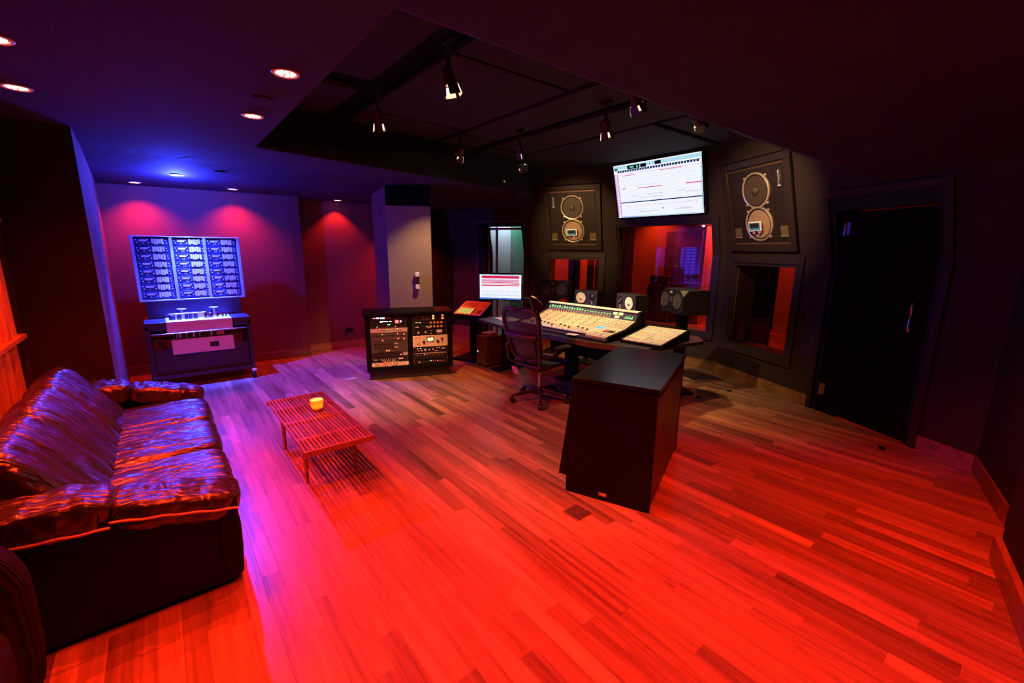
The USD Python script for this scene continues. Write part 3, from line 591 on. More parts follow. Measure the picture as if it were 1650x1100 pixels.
part(t, 'head_cover', bx(-.29, .08, .19, .215, .80, .865, .003), M['deck'])
# meter bridge
part(t, 'bridge_back', bx(-.485, .485, .36, .40, .80, 1.06, .003), M['tape_body'])
bx0, bx1, bz0, bz1 = -.535, .535, 1.01, 1.772
part(t, 'bridge_case', bx(bx0+.01, bx1-.01, .345, .42, bz0+.01, bz1-.01, .004), M['tape_body'])
for nm, q in (('frame_top', (bx0, bx1, .318, .40, bz1-.015, bz1)), ('frame_bottom', (bx0, bx1, .30, .40, bz0, bz0+.015)), ('frame_side', (bx0, bx0+.03, .29, .40, bz0, bz1)), ('frame_side', (bx1-.03, bx1, .29, .40, bz0, bz1)), ('frame_divider', (-.182, -.150, .32, .35, bz0, bz1)), ('frame_divider', (.150, .182, .32, .35, bz0, bz1))):
    part(t, nm, bx(*q, .002), M['meter_frame'])
num = 0
mh = (bz1-bz0-.05)/8
for ci, x0 in enumerate((-.500, -.150+.003, .185)):
    cw = .312 if ci != 1 else .294
    for r in range(8):
        num += 1
        z1 = bz1-.025-r*mh; z0 = z1-mh+.004
        mm = part(t, 'meter_module', bx(x0, x0+cw, .334, .346, z0, z1, .0015), M['meter_blue'])
        part(mm, 'meter_window', bx(x0+.045, x0+.115, .329, .335, z1-.042, z1-.020), M['pinkish'])
        ks = [bx(x0+.155+q*.0235, x0+.175+q*.0235, .327, .335, z0+.012+.012*((q*5+r+ci) % 3 == 0), z1-.008-.010*((q*3+r) % 2)) for q in range(5)] + [bx(x0+.155+q*.0235, x0+.175+q*.0235, .330, .335, z1-.018, z1-.012) for q in range(5)]
        part(mm, 'switch_bank', ks, M['key_pale'])
        part(mm, 'knob_group', [cb((x0+a, .331, z0+b_), (.011, .008, .011)) for a, b_ in ((.018, .06), (.026, .03), (.125, .064), (.135, .03), (.287, .055), (.292, .025))], M['ink'])
        part(mm, 'number', front(tr(text(str(num), .020, .001), (x0+.072, z0+.014, 0))) if 0 else tr(front(text(str(num), .020, .001)), (x0+.070, .3335, z0+.012)), M['ink'])
# ================================================================== OUTBOARD RACK (front faces the sofa)
RK = math.atan2(.939, .343)
rk = (-5.13, 2.44)
rack = thing('outboard_rack', 'black double bay equipment rack standing in front of the grey column', 'rack', (*rk, 0), RK)
part(rack, 'kick', bx(-.515, .515, .03, .42, 0, .115), M['frame'], label='brown kick board of the rack'); part(rack, 'kick_joint', bx(-.002, .002, .0285, .03, 0, .115), M['void'])
part(rack, 'top', bx(-.565, .565, -.06, .46, .838, .868, .004), M['black_lac'])
for x0, x1 in ((-.545, -.49), (.49, .545), (-.022, .022)): part(rack, 'side_panel', bx(x0, x1, -.02, .44, .115, .838, .003), M['black_lac'])
part(rack, 'bottom', bx(-.545, .545, -.015, .44, .115, .175, .003), M['black_lac']); part(rack, 'back_panel', bx(-.545, .545, .43, .445, .115, .838), M['black'])
M['fp_black'] = mat('faceplate_black', (.014, .013, .013), .4, .1); M['fp_grey'] = mat('faceplate_brown_grey', (.085, .065, .052), .45, .1); M['fp_silver'] = mat('faceplate_silver', (.62, .56, .48), .4, .3); M['fp_cream'] = mat('faceplate_cream', (.78, .64, .46), .45); M['knob_w'] = mat('knob_pale', (.75, .66, .56), .4); M['knob_o'] = mat('knob_orange', (.75, .42, .22), .4); M['knob_b'] = mat('knob_black', (.015, .014, .014), .35)
EM = {k: emit('indicator_'+k, c, s) for k, (c, s) in dict(red=((1, .10, .08), 4), green=((.2, 1, .35), 2.2), blue=((.12, .18, 1), 22), white=((.8, .85, 1), 8), yellow=((1, .72, .22), 2.2), orange=((1, .45, .15), 3)).items()}
def rack_unit(bay, z0, z1, fp, label, items, nm='rack_unit', depth=.3):
    xa = -.485 if bay == 0 else .028
    xc_ = (xa + (xa+.457))/2
    P0 = V([*rk, 0]) + rot(RK) @ V([xc_, .0, z0])
    t = thing(nm, label, 'rack unit', P0, RK, group='units mounted in the outboard rack')
    h = z1-z0-.003
    part(t, 'faceplate', bx(-.2265, .2265, -.006, .0, 0, h, .001), fp); part(t, 'chassis', bx(-.21, .21, 0, depth, .003, h-.003), M['fp_black'])
    part(t, 'rack_screw', [tr(lathe([(0, .002), (.005, 0)], 8, 'y'), (sx*.219, -.0065, zz)) for sx in (-1, 1) for zz in (.008, h-.008)], M['metal'])
    for it in items:
        kind, x, z = it[0], it[1], it[2]*h
        if kind == 'knob': part(t, 'knob', tr(lathe([(it[3], 0), (it[3]*.95, .014), (it[3]*.5, .016), (0, .016)], 14, 'y'), (x, -.006, z)), M[it[4]], 40)
        elif kind == 'led': part(t, 'indicator', cb((x, -.0075, z), (it[3], .003, it[4])), EM[it[5]])
        elif kind == 'bar': part(t, it[5] if len(it) > 5 else 'trim_bar', cb((x, -.008, z), (it[3][0], .004, it[3][1])), M[it[4]])
        elif kind == 'keys': part(t, 'button_row', [cb((x+q*it[4], -.0085, z), it[5], .0) for q in range(it[3])], M[it[6]])
        elif kind == 'text': part(t, 'lettering', tr(front(text(it[3], it[4], .0006)), (x, -.0062, z)), M['ink'])
    return t
krow = lambda n, x0, dx, z, r=.009, m='knob_w': [('knob', x0+k*dx, z, r, m) for k in range(n)]
B = .18
rack_unit(0, .675, .825, M['fp_black'], 'black unit with dazzling blue lamps at the top of the left bay', [('led', -.13, .86, .03, .016, 'blue'), ('led', -.085, .86, .03, .018, 'white'), ('led', -.055, .86, .02, .02, 'blue'), ('led', -.17, .86, .04, .012, 'red'), ('bar', .0, .86, (.06, .01), 'knob_o'), ('led', -.06, .55, .09, .012, 'white'), ('led', .02, .55, .03, .010, 'blue'), ('led', .145, .52, .018, .022, 'white'), ('led', .10, .52, .04, .04, 'red'), ('led', .0, .28, .03, .012, 'green'), ('led', -.14, .12, .014, .010, 'green'), ('led', .08, .10, .012, .010, 'red'), ('bar', 0, .03, (.38, .006), 'metal')], 'effects_unit')
rack_unit(0, .615, .672, M['fp_silver'], 'silver strip unit with black toggles in the left bay', [('bar', -.16, .5, (.08, .022), 'pinkish', 'name_plate'), ('keys', -.10, .45, 5, .024, (.008, .008, .014), 'knob_b'), ('keys', .06, .45, 4, .028, (.008, .008, .018), 'knob_b'), ('led', .10, .8, .012, .008, 'yellow'), ('led', -.02, .75, .008, .008, 'green')], 'preamp_unit')
rack_unit(0, .500, .612, M['fp_grey'], 'dark unit with two rows of knobs and red lamps in the left bay', krow(12, -.19, .033, .72, .008, 'knob_b')+krow(12, -.175, .033, .35, .008, 'metal')+[('led', -.085, .86, .014, .014, 'red'), ('led', -.085, .16, .014, .014, 'red'), ('led', .105, .86, .014, .014, 'red'), ('led', .105, .30, .014, .014, 'red'), ('led', .18, .8, .018, .014, 'red'), ('led', .18, .25, .018, .014, 'red')], 'channel_unit')
rack_unit(0, .360, .497, M['fp_grey'], 'brown grey patch unit with two rows of black square keys', [('keys', -.18, .80, 8, .030, (.020, .010, .024), 'knob_b'), ('keys', -.18, .48, 8, .030, (.020, .010, .024), 'knob_b'), ('keys', -.12, .15, 2, .030, (.018, .010, .022), 'knob_b'), ('knob', -.04, .17, .013, 'fp_cream'), ('knob', -.01, .17, .013, 'fp_cream'), ('bar', .08, .82, (.045, .010), 'knob_w'), ('bar', .08, .48, (.045, .010), 'knob_w')], 'patch_unit')
rack_unit(0, .300, .357, M['fp_black'], 'dark strip of eight modules with a red lamp in the left bay', [('bar', -.18+k*.041, .45, (.034, .040), 'dkmetal', 'module') for k in range(8)]+[('led', .135, .45, .014, .016, 'red'), ('bar', .19, .6, (.06, .04), 'fp_silver', 'name_plate')], 'module_strip')
rack_unit(0, .235, .297, M['fp_black'], 'black patch bay with pale cables in the left bay', [('keys', -.20, .6, 4, .012, (.008, .006, .010), 'knob_w'), ('bar', .13, .65, (.06, .018), 'knob_w', 'name_plate'), ('keys', -.12, .7, 9, .024, (.012, .01, .012), 'metal')], 'patch_bay')
rack_unit(0, .178, .232, M['fp_cream'], 'cream unit at the bottom of the left bay', [('led', -.215, .5, .010, .012, 'orange'), ('led', .215, .5, .010, .012, 'orange'), ('keys', -.18, .5, 3, .016, (.008, .006, .012), 'knob_b')], 'power_unit')
ca = thing('patch_cable_bundle', 'bundle of pale and orange patch cables hanging in the left bay', 'cable', V([*rk, 0])+rot(RK) @ V([-.2565, 0, .2]), RK)
for k in range(9):
    x0 = -.12+k*.024; x1 = .10-k*.022+.03*math.sin(k*2.3)
    pts = [(x0+(x1-x0)*q, -.012-.03*math.sin(q*math.pi), .075-(.055+.01*(k % 3))*math.sin(q*math.pi)+(-.03)*q) for q in np.linspace(0, 1, 12)]
    part(ca, 'patch_cable', tube(pts, .0028, 6), M['knob_w'] if k % 3 else M['knob_o'], 60)
rack_unit(1, .700, .825, M['fp_black'], 'black unit with glowing yellow and red squares in the right bay', krow(2, -.19, .03, .78, .007, 'metal')+krow(5, -.10, .022, .82, .006, 'metal')+krow(5, -.10, .022, .55, .006, 'metal')+[('led', .045, .86, .022, .020, 'yellow'), ('led', .045, .60, .022, .020, 'orange'), ('led', .165, .90, .022, .018, 'red'), ('led', .165, .62, .026, .026, 'red')]+krow(4, .01, .046, .16, .016, 'knob_o')+[('led', -.125, .2, .012, .012, 'green'), ('bar', -.165, .22, (.04, .012), 'ink', 'name_plate')], 'compressor_unit')
rack_unit(1, .640, .697, M['fp_black'], 'black unit with orange knobs and a green lamp in the right bay', krow(4, .01, .046, .55, .016, 'knob_o')+[('led', -.04, .55, .012, .012, 'green'), ('led', -.015, .3, .014, .014, 'red'), ('bar', -.165, .5, (.045, .012), 'ink', 'name_plate'), ('bar', .14+.06, .6, (.02, .02), 'dkmetal')], 'equalizer_unit')
rack_unit(1, .560, .637, M['fp_black'], 'black unit with a small white meter in the right bay', [('knob', -.15, .45, .013, 'knob_w'), ('knob', -.06, .5, .013, 'knob_w'), ('knob', .01, .75, .006, 'ink'), ('knob', .01, .25, .006, 'ink'), ('bar', .12, .62, (.07, .034), 'ink', 'meter'), ('bar', .12, .2, (.05, .006), 'ink', 'name_plate')], 'limiter_unit')
u = rack_unit(1, .405, .557, M['fp_cream'], 'cream levelling amplifier with a yellow meter, the brightest unit of the right bay', [('bar', .0, .64, (.095, .066), 'fp_black', 'meter_bezel'), ('knob', -.085, .42, .017, 'knob_b'), ('knob', .095, .45, .017, 'knob_b'), ('knob', .15, .66, .014, 'knob_b'), ('knob', .15, .4, .005, 'knob_b'), ('knob', -.17, .3, .006, 'knob_b'), ('knob', -.145, .3, .006, 'knob_b'), ('bar', -.155, .84, (.05, .006), 'knob_o', 'name_plate'), ('bar', .0, .95, (.03, .004), 'knob_o', 'crest')], 'levelling_amplifier')
part(u, 'meter_face', cb((0, -.0115, .64*.149), (.074, .003, .044)), EM['yellow'], label='lit yellow meter'); part(u, 'meter_needle', tr(cb((0, -.0135, 0), (.0016, .001, .03)), (0.006, 0, .64*.149), R=rot(ry=.5)), M['ink_dk'])
rack_unit(1, .330, .402, M['fp_black'], 'black unit with one red knob below the cream amplifier', [('knob', -.155, .35, .008, 'knob_o'), ('knob', -.115, .4, .010, 'knob_w'), ('knob', -.07, .5, .016, 'knob_o'), ('knob', -.02, .5, .011, 'knob_w'), ('knob', .03, .55, .011, 'knob_w'), ('knob', .085, .8, .008, 'ink'), ('knob', .115, .8, .008, 'ink'), ('led', -.13, .8, .012, .012, 'green'), ('led', -.165, .75, .010, .012, 'red'), ('bar', .165, .62, (.05, .016), 'fp_silver', 'name_plate'), ('keys', .05, .2, 4, .014, (.008, .006, .008), 'ink')], 'deesser_unit')
rack_unit(1, .240, .327, M['fp_black'], 'black two row knob unit with a silver top edge in the right bay', [('bar', 0, .93, (.40, .010), 'fp_silver', 'top_edge')]+krow(9, -.17, .040, .6, .009, 'metal')+krow(9, -.17, .040, .22, .009, 'knob_b')+[('led', -.08, .72, .010, .010, 'red')], 'dynamics_unit')
rack_unit(1, .178, .237, M['fp_black'], 'black unit with a green lamp at the bottom of the right bay', krow(5, -.06, .03, .55, .007, 'metal')+[('led', .0, .65, .014, .012, 'green'), ('led', .09, .55, .010, .010, 'red'), ('knob', -.15, .45, .011, 'fp_cream'), ('bar', .14, .5, (.06, .008), 'metal', 'name_plate')], 'monitor_unit')
sub = thing('subwoofer_box', 'black box standing on the floor behind the right side of the outboard rack', 'speaker', (-5.62, 3.20, 0), RK)
part(sub, 'cabinet', cb((0, 0, .16), (.18, .22, .32), .008), M['black']); part(sub, 'foot', [cb((sx*.07, sy*.1, .004), (.03, .03, .008)) for sx in (-1, 1) for sy in (-1, 1)], M['rubber'])
# ================================================================== REMOTE CONTROL on its pedestal
M['remote'] = mat('remote_panel', (.50, .28, .30), .45); M['fader_green'] = emit('fader_green', (.45, 1, .2), .9)
rl = thing('remote_control', 'red panelled tape remote with green faders on a black pedestal', 'remote control', (-5.52, 3.66, 0), .40)
part(rl, 'base_plate', hull(V([[-.25, -.22, 0], [.25, -.22, 0], [.2, .25, 0], [-.2, .25, 0], [-.24, -.21, .03], [.24, -.21, .03], [.14, .2, .06], [-.14, .2, .06]])), M['black_lac'])
part(rl, 'column', bx(-.085, .085, .04, .14, .03, .66, .006), M['black'])
part(rl, 'case', hull(V([[-.24, -.17, .62], [.24, -.17, .62], [.24, .19, .70], [-.24, .19, .70], [-.24, -.17, .70], [.24, -.17, .70], [.24, .19, .865], [-.24, .19, .865]])), M['black_lac'])
Rp = rot(rx=math.atan2(.165, .36)); pc = V([0, .01, .7825])
Q = lambda x0, x1, y0, y1, z0, z1: tr(bx(x0, x1, y0, y1, z0, z1), pc, R=Rp)
part(rl, 'panel', Q(-.235, .235, -.19, .19, .0, .004), M['remote'], label='red panel')
for k in range(7): part(rl, 'fader', Q(-.19+k*.042, -.175+k*.042, -.165, -.02, .004, .009), M['fader_green'] if k < 6 else M['knob_b'])
for k in range(7): part(rl, 'slot', Q(-.20+k*.038, -.186+k*.038, .03, .15, .004, .006), M['knob_b'])
part(rl, 'display', Q(.115, .17, -.16, -.07, .004, .008), M['knob_b']); part(rl, 'button_group', [Q(.18, .20, -.15+.03*k, -.13+.03*k, .004, .010) for k in range(4)]+[Q(.15+.04*k, .165+.04*k, .05, .065, .004, .01) for k in range(2)], M['knob_b'])
# ================================================================== DESK
M['desk'] = mat('desk_laminate', (.045, .032, .040), .38, 0, .5); M['desk_edge'] = mat('desk_edge_grey', (.16, .14, .11), .5)
DZ = .735
DESK = Polygon([(-4.86, 3.30), (-4.05, 3.22), (-3.40, 3.34), (-2.90, 3.38), (-2.38, 3.60), (-2.25, 4.38), (-2.42, 4.58), (-3.0, 4.56), (-3.2, 4.42), (-4.6, 4.42), (-5.0, 4.20)])
t = thing('console_desk', 'wide dark desk with angled wings carrying the mixing console', 'desk', (0, 0, 0))
part(t, 'top', prism(DESK, DZ-.035, DZ), M['desk'])
for a, b in (((-4.05, 3.22), (-3.40, 3.34)), ((-3.40, 3.34), (-2.90, 3.38)), ((-2.90, 3.38), (-2.38, 3.60))):
    w = Wall(a, b, inside=(-3.5, 2)); part(t, 'front_edge', w.solid(rect(0, w.L, DZ-.055, DZ-.002), -.004, .014), M['desk_edge'])
for x, y in ((-4.75, 3.75), (-2.75, 4.05), (-3.9, 4.15)): part(t, 'leg', [cb((x, y, .35), (.10, .18, .70), .006), cb((x, y, .015), (.16, .5, .03), .006)], M['black'])
part(t, 'modesty_panel', bx(-4.5, -2.9, 4.34, 4.37, .25, .70), M['black'])
# ================================================================== MIXING CONSOLE
M['con_top'] = mat('console_panel_cream', (.60, .53, .42), .45); M['con_grey'] = mat('console_panel_grey', (.30, .28, .30), .5); M['con_blue'] = mat('console_bridge_blue', (.035, .03, .07), .45); M['cap_w'] = mat('knob_cap_white', (.82, .76, .66), .4); M['cap_g'] = mat('knob_cap_yellow', (.62, .50, .22), .4); M['cap_r'] = mat('knob_cap_red', (.6, .06, .06), .4); M['fader_cap'] = mat('fader_cap_black', (.03, .03, .03), .4)
EM2 = dict(g=emit('meter_green', (.25, 1, .25), 1.6), y=emit('vu_lamp', (1, .86, .32), 1.5), b=emit('key_blue', (.15, .25, 1), 2.5), c=emit('lcd_cyan', (.15, .55, 1), 1.3), r=emit('key_red', (1, .12, .12), 1.2))
CW = 1.34
cn = thing('mixing_console', 'large analogue mixing console with rows of knobs and a lit meter bridge', 'mixing console', (-3.47, 3.47, DZ), .075)
# section profile in (y, z): front edge low, panel rising, then the bridge
PR = [(0, .0), (0, .045), (.30, .085), (.52, .155), (.56, .235), (.60, .24), (.66, .0)]
prof = Polygon(PR)
yz = lambda poly, x0, x1: tr(prism(poly, x0, x1), R=V([[0, 0, 1], [1, 0, 0], [0, 1, 0]]))
part(cn, 'body', yz(prof, -CW/2, CW/2), M['con_blue'])
cheek = Polygon([(-.015, -.0), (-.015, .06), (.30, .10), (.50, .165), (.545, .262), (.63, .262), (.68, .0)])
for s in (-1, 1): part(cn, 'end_cheek', yz(cheek, s*CW/2-(.028 if s > 0 else 0), s*CW/2+(.028 if s < 0 else 0)) if 0 else yz(cheek, s*CW/2-.014, s*CW/2+.014), M['black_lac'])
part(cn, 'arm_rest', bx(-CW/2, CW/2, -.07, -.0, .0, .028, .006), M['desk'])
part(cn, 'bridge_cap', bx(-CW/2, CW/2, .545, .62, .245, .262, .003), M['cap_w'], label='bright pale top edge of the meter bridge')
def seg(a, b, x0, x1, t0, t1, h0, h1):
    'a box on the panel running from profile point a to b: t along it, h above it'
    a, b = V(a), V(b); d = b-a; L = np.linalg.norm(d); d /= L; n = V([-d[1], d[0]])
    P = []
    for x in (x0, x1):
        for q in (t0, t1):
            for h in (h0, h1): p = a+d*q+n*h; P.append([x, p[0], p[1]])
    P = V(P); q = V([[0, 1, 3, 2], [4, 6, 7, 5], [0, 4, 5, 1], [2, 3, 7, 6], [0, 2, 6, 4], [1, 5, 7, 3]])
    return P, np.vstack([q[:, [0, 1, 2]], q[:, [0, 2, 3]]])
A1, A2, A3, A4 = PR[1], PR[2], PR[3], PR[4]
NS = 24; sw = .0405; xs0 = -CW/2+.02
for k in range(NS):
    x0 = xs0+k*sw; x1 = x0+sw-.0012; xm = (x0+x1)/2
    sp = part(cn, 'channel_strip', [seg(A1, A2, x0, x1, .005, .302, .0, .004), seg(A2, A3, x0, x1, .0, .230, .0, .004)], M['con_top'])
    part(sp, 'fader_slot', seg(A1, A2, xm-.002, xm+.002, .06, .20, .004, .005), M['ink_dk'])
    ft = .07+.09*((k*37) % 11)/11
    part(sp, 'fader_cap', seg(A1, A2, xm-.008, xm+.008, ft, ft+.026, .004, .016), M['fader_cap'] if k % 2 else M['cap_w'])
    part(sp, 'knob_cluster', [seg(A2, A3, xm-.009+.004*(q % 2), xm+.005+.004*(q % 2), .008+q*.030, .024+q*.030, .004, .020) for q in range(7)]+[seg(A1, A2, xm-.007, xm+.007, .235+q*.03, .25+q*.03, .004, .018) for q in range(2)], M['cap_w'] if k % 3 else M['cap_g'])
    part(sp, 'cap_row', [seg(A2, A3, xm-.004, xm+.004, .210, .221, .004, .018)], M['cap_r'])
    part(sp, 'lit_key', seg(A1, A2, xm-.006, xm+.006, .025, .037, .004, .010), EM2['b'] if 3 < k < 22 and k % 2 else EM2['c'] if k % 5 == 0 else M['cap_r'])
    bm = part(cn, 'meter_strip', seg(A3, A4, x0, x1, .0, .088, .0, .004), M['con_blue'])
    hh = .010+.018*abs(math.sin(k*1.9)) if k < 14 else .008
    part(bm, 'meter_bar', [seg(A3, A4, xm-.012, xm+.010, .050, .050+hh, .004, .006)], EM2['g'])
    part(bm, 'key_grid', [seg(A3, A4, xm-.014+.010*q, xm-.007+.010*q, .004+.011*r_, .011+.011*r_, .004, .007) for q in range(3) for r_ in range(4)], M['con_grey'])
    part(bm, 'label_tick', seg(A3, A4, xm-.010, xm+.008, .078, .081, .004, .005), M['con_grey'])
xm0 = xs0+NS*sw+.004; xe = CW/2-.018
ms = part(cn, 'master_section', [seg(A1, A2, xm0, xe, .005, .302, 0, .004), seg(A2, A3, xm0, xe, 0, .23, 0, .004)], M['con_top'])
part(ms, 'knob_grid', [seg(A2, A3, xm0+.015+q*.027, xm0+.028+q*.027, .02+r_*.032, .034+r_*.032, .004, .016) for q in range(11) for r_ in range(6)], M['cap_w'])
part(ms, 'lcd_key_group', [seg(A1, A2, xm0+.012+q*.022, xm0+.030+q*.022, .225+r_*.022, .242+r_*.022, .004, .009) for q in range(4) for r_ in range(3)], EM2['c'], label='lit blue keys')
part(ms, 'fader_bank', [seg(A1, A2, xm0+.01+q*.03, xm0+.03+q*.03, .04, .18, .004, .010) for q in range(4)], M['cap_w'])
mb = part(cn, 'master_bridge', seg(A3, A4, xm0, xe, 0, .088, 0, .004), M['con_blue'])
for x, t0 in ((.012, .052), (.085, .052), (.045, .012)): part(mb, 'vu_meter', seg(A3, A4, xm0+x, xm0+x+.055, t0, t0+.030, .004, .009), EM2['y'])
part(mb, 'level_bar', [seg(A3, A4, xm0+.17+q*.012, xm0+.177+q*.012, .02, .03+.012*(q % 3), .004, .006) for q in range(9)], EM2['g'])
kp = part(cn, 'transport_keypad', hull(V([[.40, -.045, .03], [.655, -.045, .03], [.655, .20, .03], [.40, .20, .03], [.40, -.045, .05], [.655, -.045, .05], [.655, .20, .088], [.40, .20, .088]])), M['con_top'], label='cream keypad at the right front of the console')
K1, K2 = (-.045, .05), (.20, .088)
part(kp, 'display', seg(K1, K2, .50, .63, .16, .225, .0, .004), M['ink_dk']); part(kp, 'red_readout', seg(K1, K2, .505, .56, .17, .215, .004, .005), EM2['r']); part(kp, 'keys', [seg(K1, K2, .42+q*.03, .44+q*.03, .03+r_*.035, .05+r_*.035, 0, .006) for q in range(7) for r_ in range(3)], M['cap_w'])
lamp = thing('gooseneck_lamp', 'thin gooseneck lamp rising at the left end of the console', 'lamp', (-4.28, 3.95, DZ)); part(lamp, 'base', lathe([(.03, 0), (.03, .02), (0, .022)], 16), M['black'], 40)
part(lamp, 'neck', tube([(0, 0, .02), (.0, .0, .16), (-.02, -.01, .23), (-.09, -.03, .285)], .006, 8), M['chrome'], 60); part(lamp, 'shade', rod((-.09, -.03, .285), (-.16, -.06, .305), .012, n=10), M['brass'], 40)
# label strip tray
st_ = thing('label_strip_tray', 'sloped rack of white label strips at the right end of the desk', 'label strips', (-2.72, 3.62, DZ), .13)
part(st_, 'wedge', yz(Polygon([(0, 0), (0, .025), (.60, .10), (.62, 0)]), -.02, .44), M['black_lac'])
for s in (-.012, .432): part(st_, 'cheek', yz(Polygon([(-.01, 0), (-.01, .04), (.61, .115), (.63, 0)]), s-.008, s+.008), M['black'])
M['strip'] = [mat('strip_white', (.82, .78, .70), .5), mat('strip_cream', (.74, .66, .52), .5)]
M['strip_ink'] = [mat('strip_ink_%d' % k, c, .5) for k, c in enumerate(((.55, .12, .16), (.16, .35, .45), (.25, .4, .15), (.3, .26, .24)))]
for h_ in range(2):
    for k in range(10):
        x0 = .0+h_*.214; t0 = .01+k*.0590
        s_ = part(st_, 'label_strip', seg((0, .026), (.60, .101), x0, x0+.208, t0, t0+.044, .0, .010), M['strip'][(k*5+h_) % 2])
        part(s_, 'handwriting', [seg((0, .026), (.60, .101), x0+.006+q*.02, x0+.006+q*.02+.009+.008*rng.random(), t0+.012, t0+.030, .010, .0106) for q in range(10)], M['strip_ink'][(k*3+h_) % 4])
M['paper'] = mat('paper_white', (.80, .77, .74), .7)
single('papers', tr(cb((0, 0, .003), (.36, .24, .005)), (-4.60, 3.62, DZ), R=rot(-.12)), M['paper'], 'white sheets of paper on the left wing of the desk', 'paper')
single('paper_notes', tr([cb((0, 0, .002), (.12, .09, .003))][0], (-3.22, 3.415, DZ+.028), R=rot(.3)), M['paper'], 'crumpled paper notes on the front edge of the console', 'paper')
# ================================================================== NEAR SPEAKERS ON STANDS (fronts face local -y)
M['spk'] = mat('speaker_cabinet_black', (.008, .006, .007), .5, 0, .4); M['cone_dk'] = mat('cone_dark', (.05, .045, .045), .35, 0, .6); M['cone_w'] = mat('cone_white', (.80, .74, .74), .55); M['spk_front'] = mat('speaker_front_blue_black', (.035, .032, .045), .45)
yl = lambda prof, x, y, z, n=28: tr(lathe(prof, n, 'y'), (x, y, z))
def stand(t, x, y, h, z0):
    part(t, 'stand_pole', bx(x-.05, x+.05, y-.05, y+.05, -z0+.02, h-.012, .006), M['black']); part(t, 'stand_foot', bx(x-.16, x+.16, y-.2, y+.14, -z0, -z0+.02, .004), M['black']); part(t, 'stand_plate', bx(x-.12, x+.12, y-.14, y+.12, h-.012, h, .003), M['black'])
def midfield(x, y, z, rz, label, pole=(0, .16)):
    t = thing('speaker_stand', 'black ' + label[0], 'speaker stand', (x, y, z), rz); stand(t, pole[0], pole[1], 0, z)
    t = thing('midfield_speaker', label[1], 'speaker', (x, y, z), rz, group=None)
    w, h, d = .25, .27, .33
    fr = V([[-w, 0, .0], [w, 0, 0], [w, 0, h], [-w, 0, h]])
    pts = [(sx*w, .06, zz) for sx in (-1, 1) for zz in (.0, h)]+[(sx*w, d, zz) for sx in (-1, 1) for zz in (0, h)]+[(sx*(w-.075), 0, zz) for sx in (-1, 1) for zz in (.0, h)]+[(sx*w, .0, zz) for sx in (-1, 1) for zz in (.065, h-.065)]
    part(t, 'cabinet', hull(V(pts)), M['spk'])
    for sx in (-1, 1):
        part(t, 'woofer_ring', yl([(.098, 0), (.098, .006), (.088, .008), (.084, .0)], sx*.135, 0, .145), M['dkmetal'], 40); part(t, 'woofer_cone', yl([(.086, .004), (.078, .006), (.03, -.0), (.028, .006), (0, .012)], sx*.135, -.002, .145), M['cone_dk'], 40)
    part(t, 'tweeter', [cb((0, -.003, .155), (.05, .006, .065), .002), cb((0, -.007, .155), (.035, .004, .05))], M['cone_dk'])
    part(t, 'badge', cb((0, -.003, .237), (.055, .004, .035), .001), M['dkmetal']); part(t, 'badge_print', [cb((-.012, -.006, .240), (.016, .002, .02)), cb((.012, -.006, .246), (.016, .002, .006)), cb((.012, -.006, .232), (.02, .002, .006))], M['ink'])
    for sx in (-1, 1): part(t, 'bass_port', yl([(.030, 0), (.030, .005), (.024, .005), (.022, .0), (0, .001)], sx*.038, 0, .055), M['black'], 40)
    return t
midfield(-2.80, 4.60, .956, -.50, ('pedestal stand carrying the right hand wide black speaker', 'wide black twin woofer speaker at the right end of the console'))
midfield(-5.06, 4.88, .90, .50, ('pedestal stand carrying the left hand wide black speaker', 'wide black twin woofer speaker at the left end, behind the office chair'))
def nearfield(x, y, z, rz, side, lab):
    t = thing('speaker_stand', lab[0], 'speaker stand', (x, y, z), rz); part(t, 'post', bx(-.03, .03, .05, .11, -z+.02, -.015, .004), M['black']); part(t, 'foot', bx(-.15, .15, -.06, .2, -z, -z+.02, .004), M['black']); part(t, 'plate', bx(-.10, .10, .0, .18, -.015, 0, .003), M['dkmetal'])
    t = thing('nearfield_speaker', lab[1], 'speaker', (x, y, z), rz)
    part(t, 'cabinet', bx(-.19, .19, 0, .20, 0, .215, .005), M['spk']); part(t, 'front_baffle', bx(-.186, .186, -.008, 0, .004, .211, .003), M['spk_front'])
    wx = side*.075
    part(t, 'woofer_ring', yl([(.092, 0), (.092, .006), (.082, .007), (.080, 0)], wx, -.008, .11), M['spk'], 40)
    part(t, 'white_cone', yl([(.080, .004), (.030, -.003), (.028, -.002)], wx, -.009, .11), M['cone_w'], 40, label='white paper cone'); part(t, 'dust_cap', yl([(.030, -.001), (.024, .012), (.012, .018), (0, .02)], wx, -.010, .11), M['cone_w'], 40)
    part(t, 'tweeter_ring', yl([(.048, 0), (.048, .005), (.034, .006), (.03, 0)], -side*.105, -.008, .135), M['dkmetal'], 40); part(t, 'tweeter_dome', yl([(.026, .001), (.014, .010), (0, .013)], -side*.105, -.008, .135), M['cone_dk'], 40)
    part(t, 'name_plate', cb((-side*.105, -.010, .05), (.014, .003, .055)), M['meter_frame'])
nearfield(-3.40, 4.56, .905, -.28, 1, ('small dark post stand under the right white coned speaker', 'white coned small speaker with blue tinted front, right of the pair'))
nearfield(-4.32, 4.84, .865, .22, -1, ('small dark post stand under the left white coned speaker', 'white coned small speaker in front of the left soffit window'))
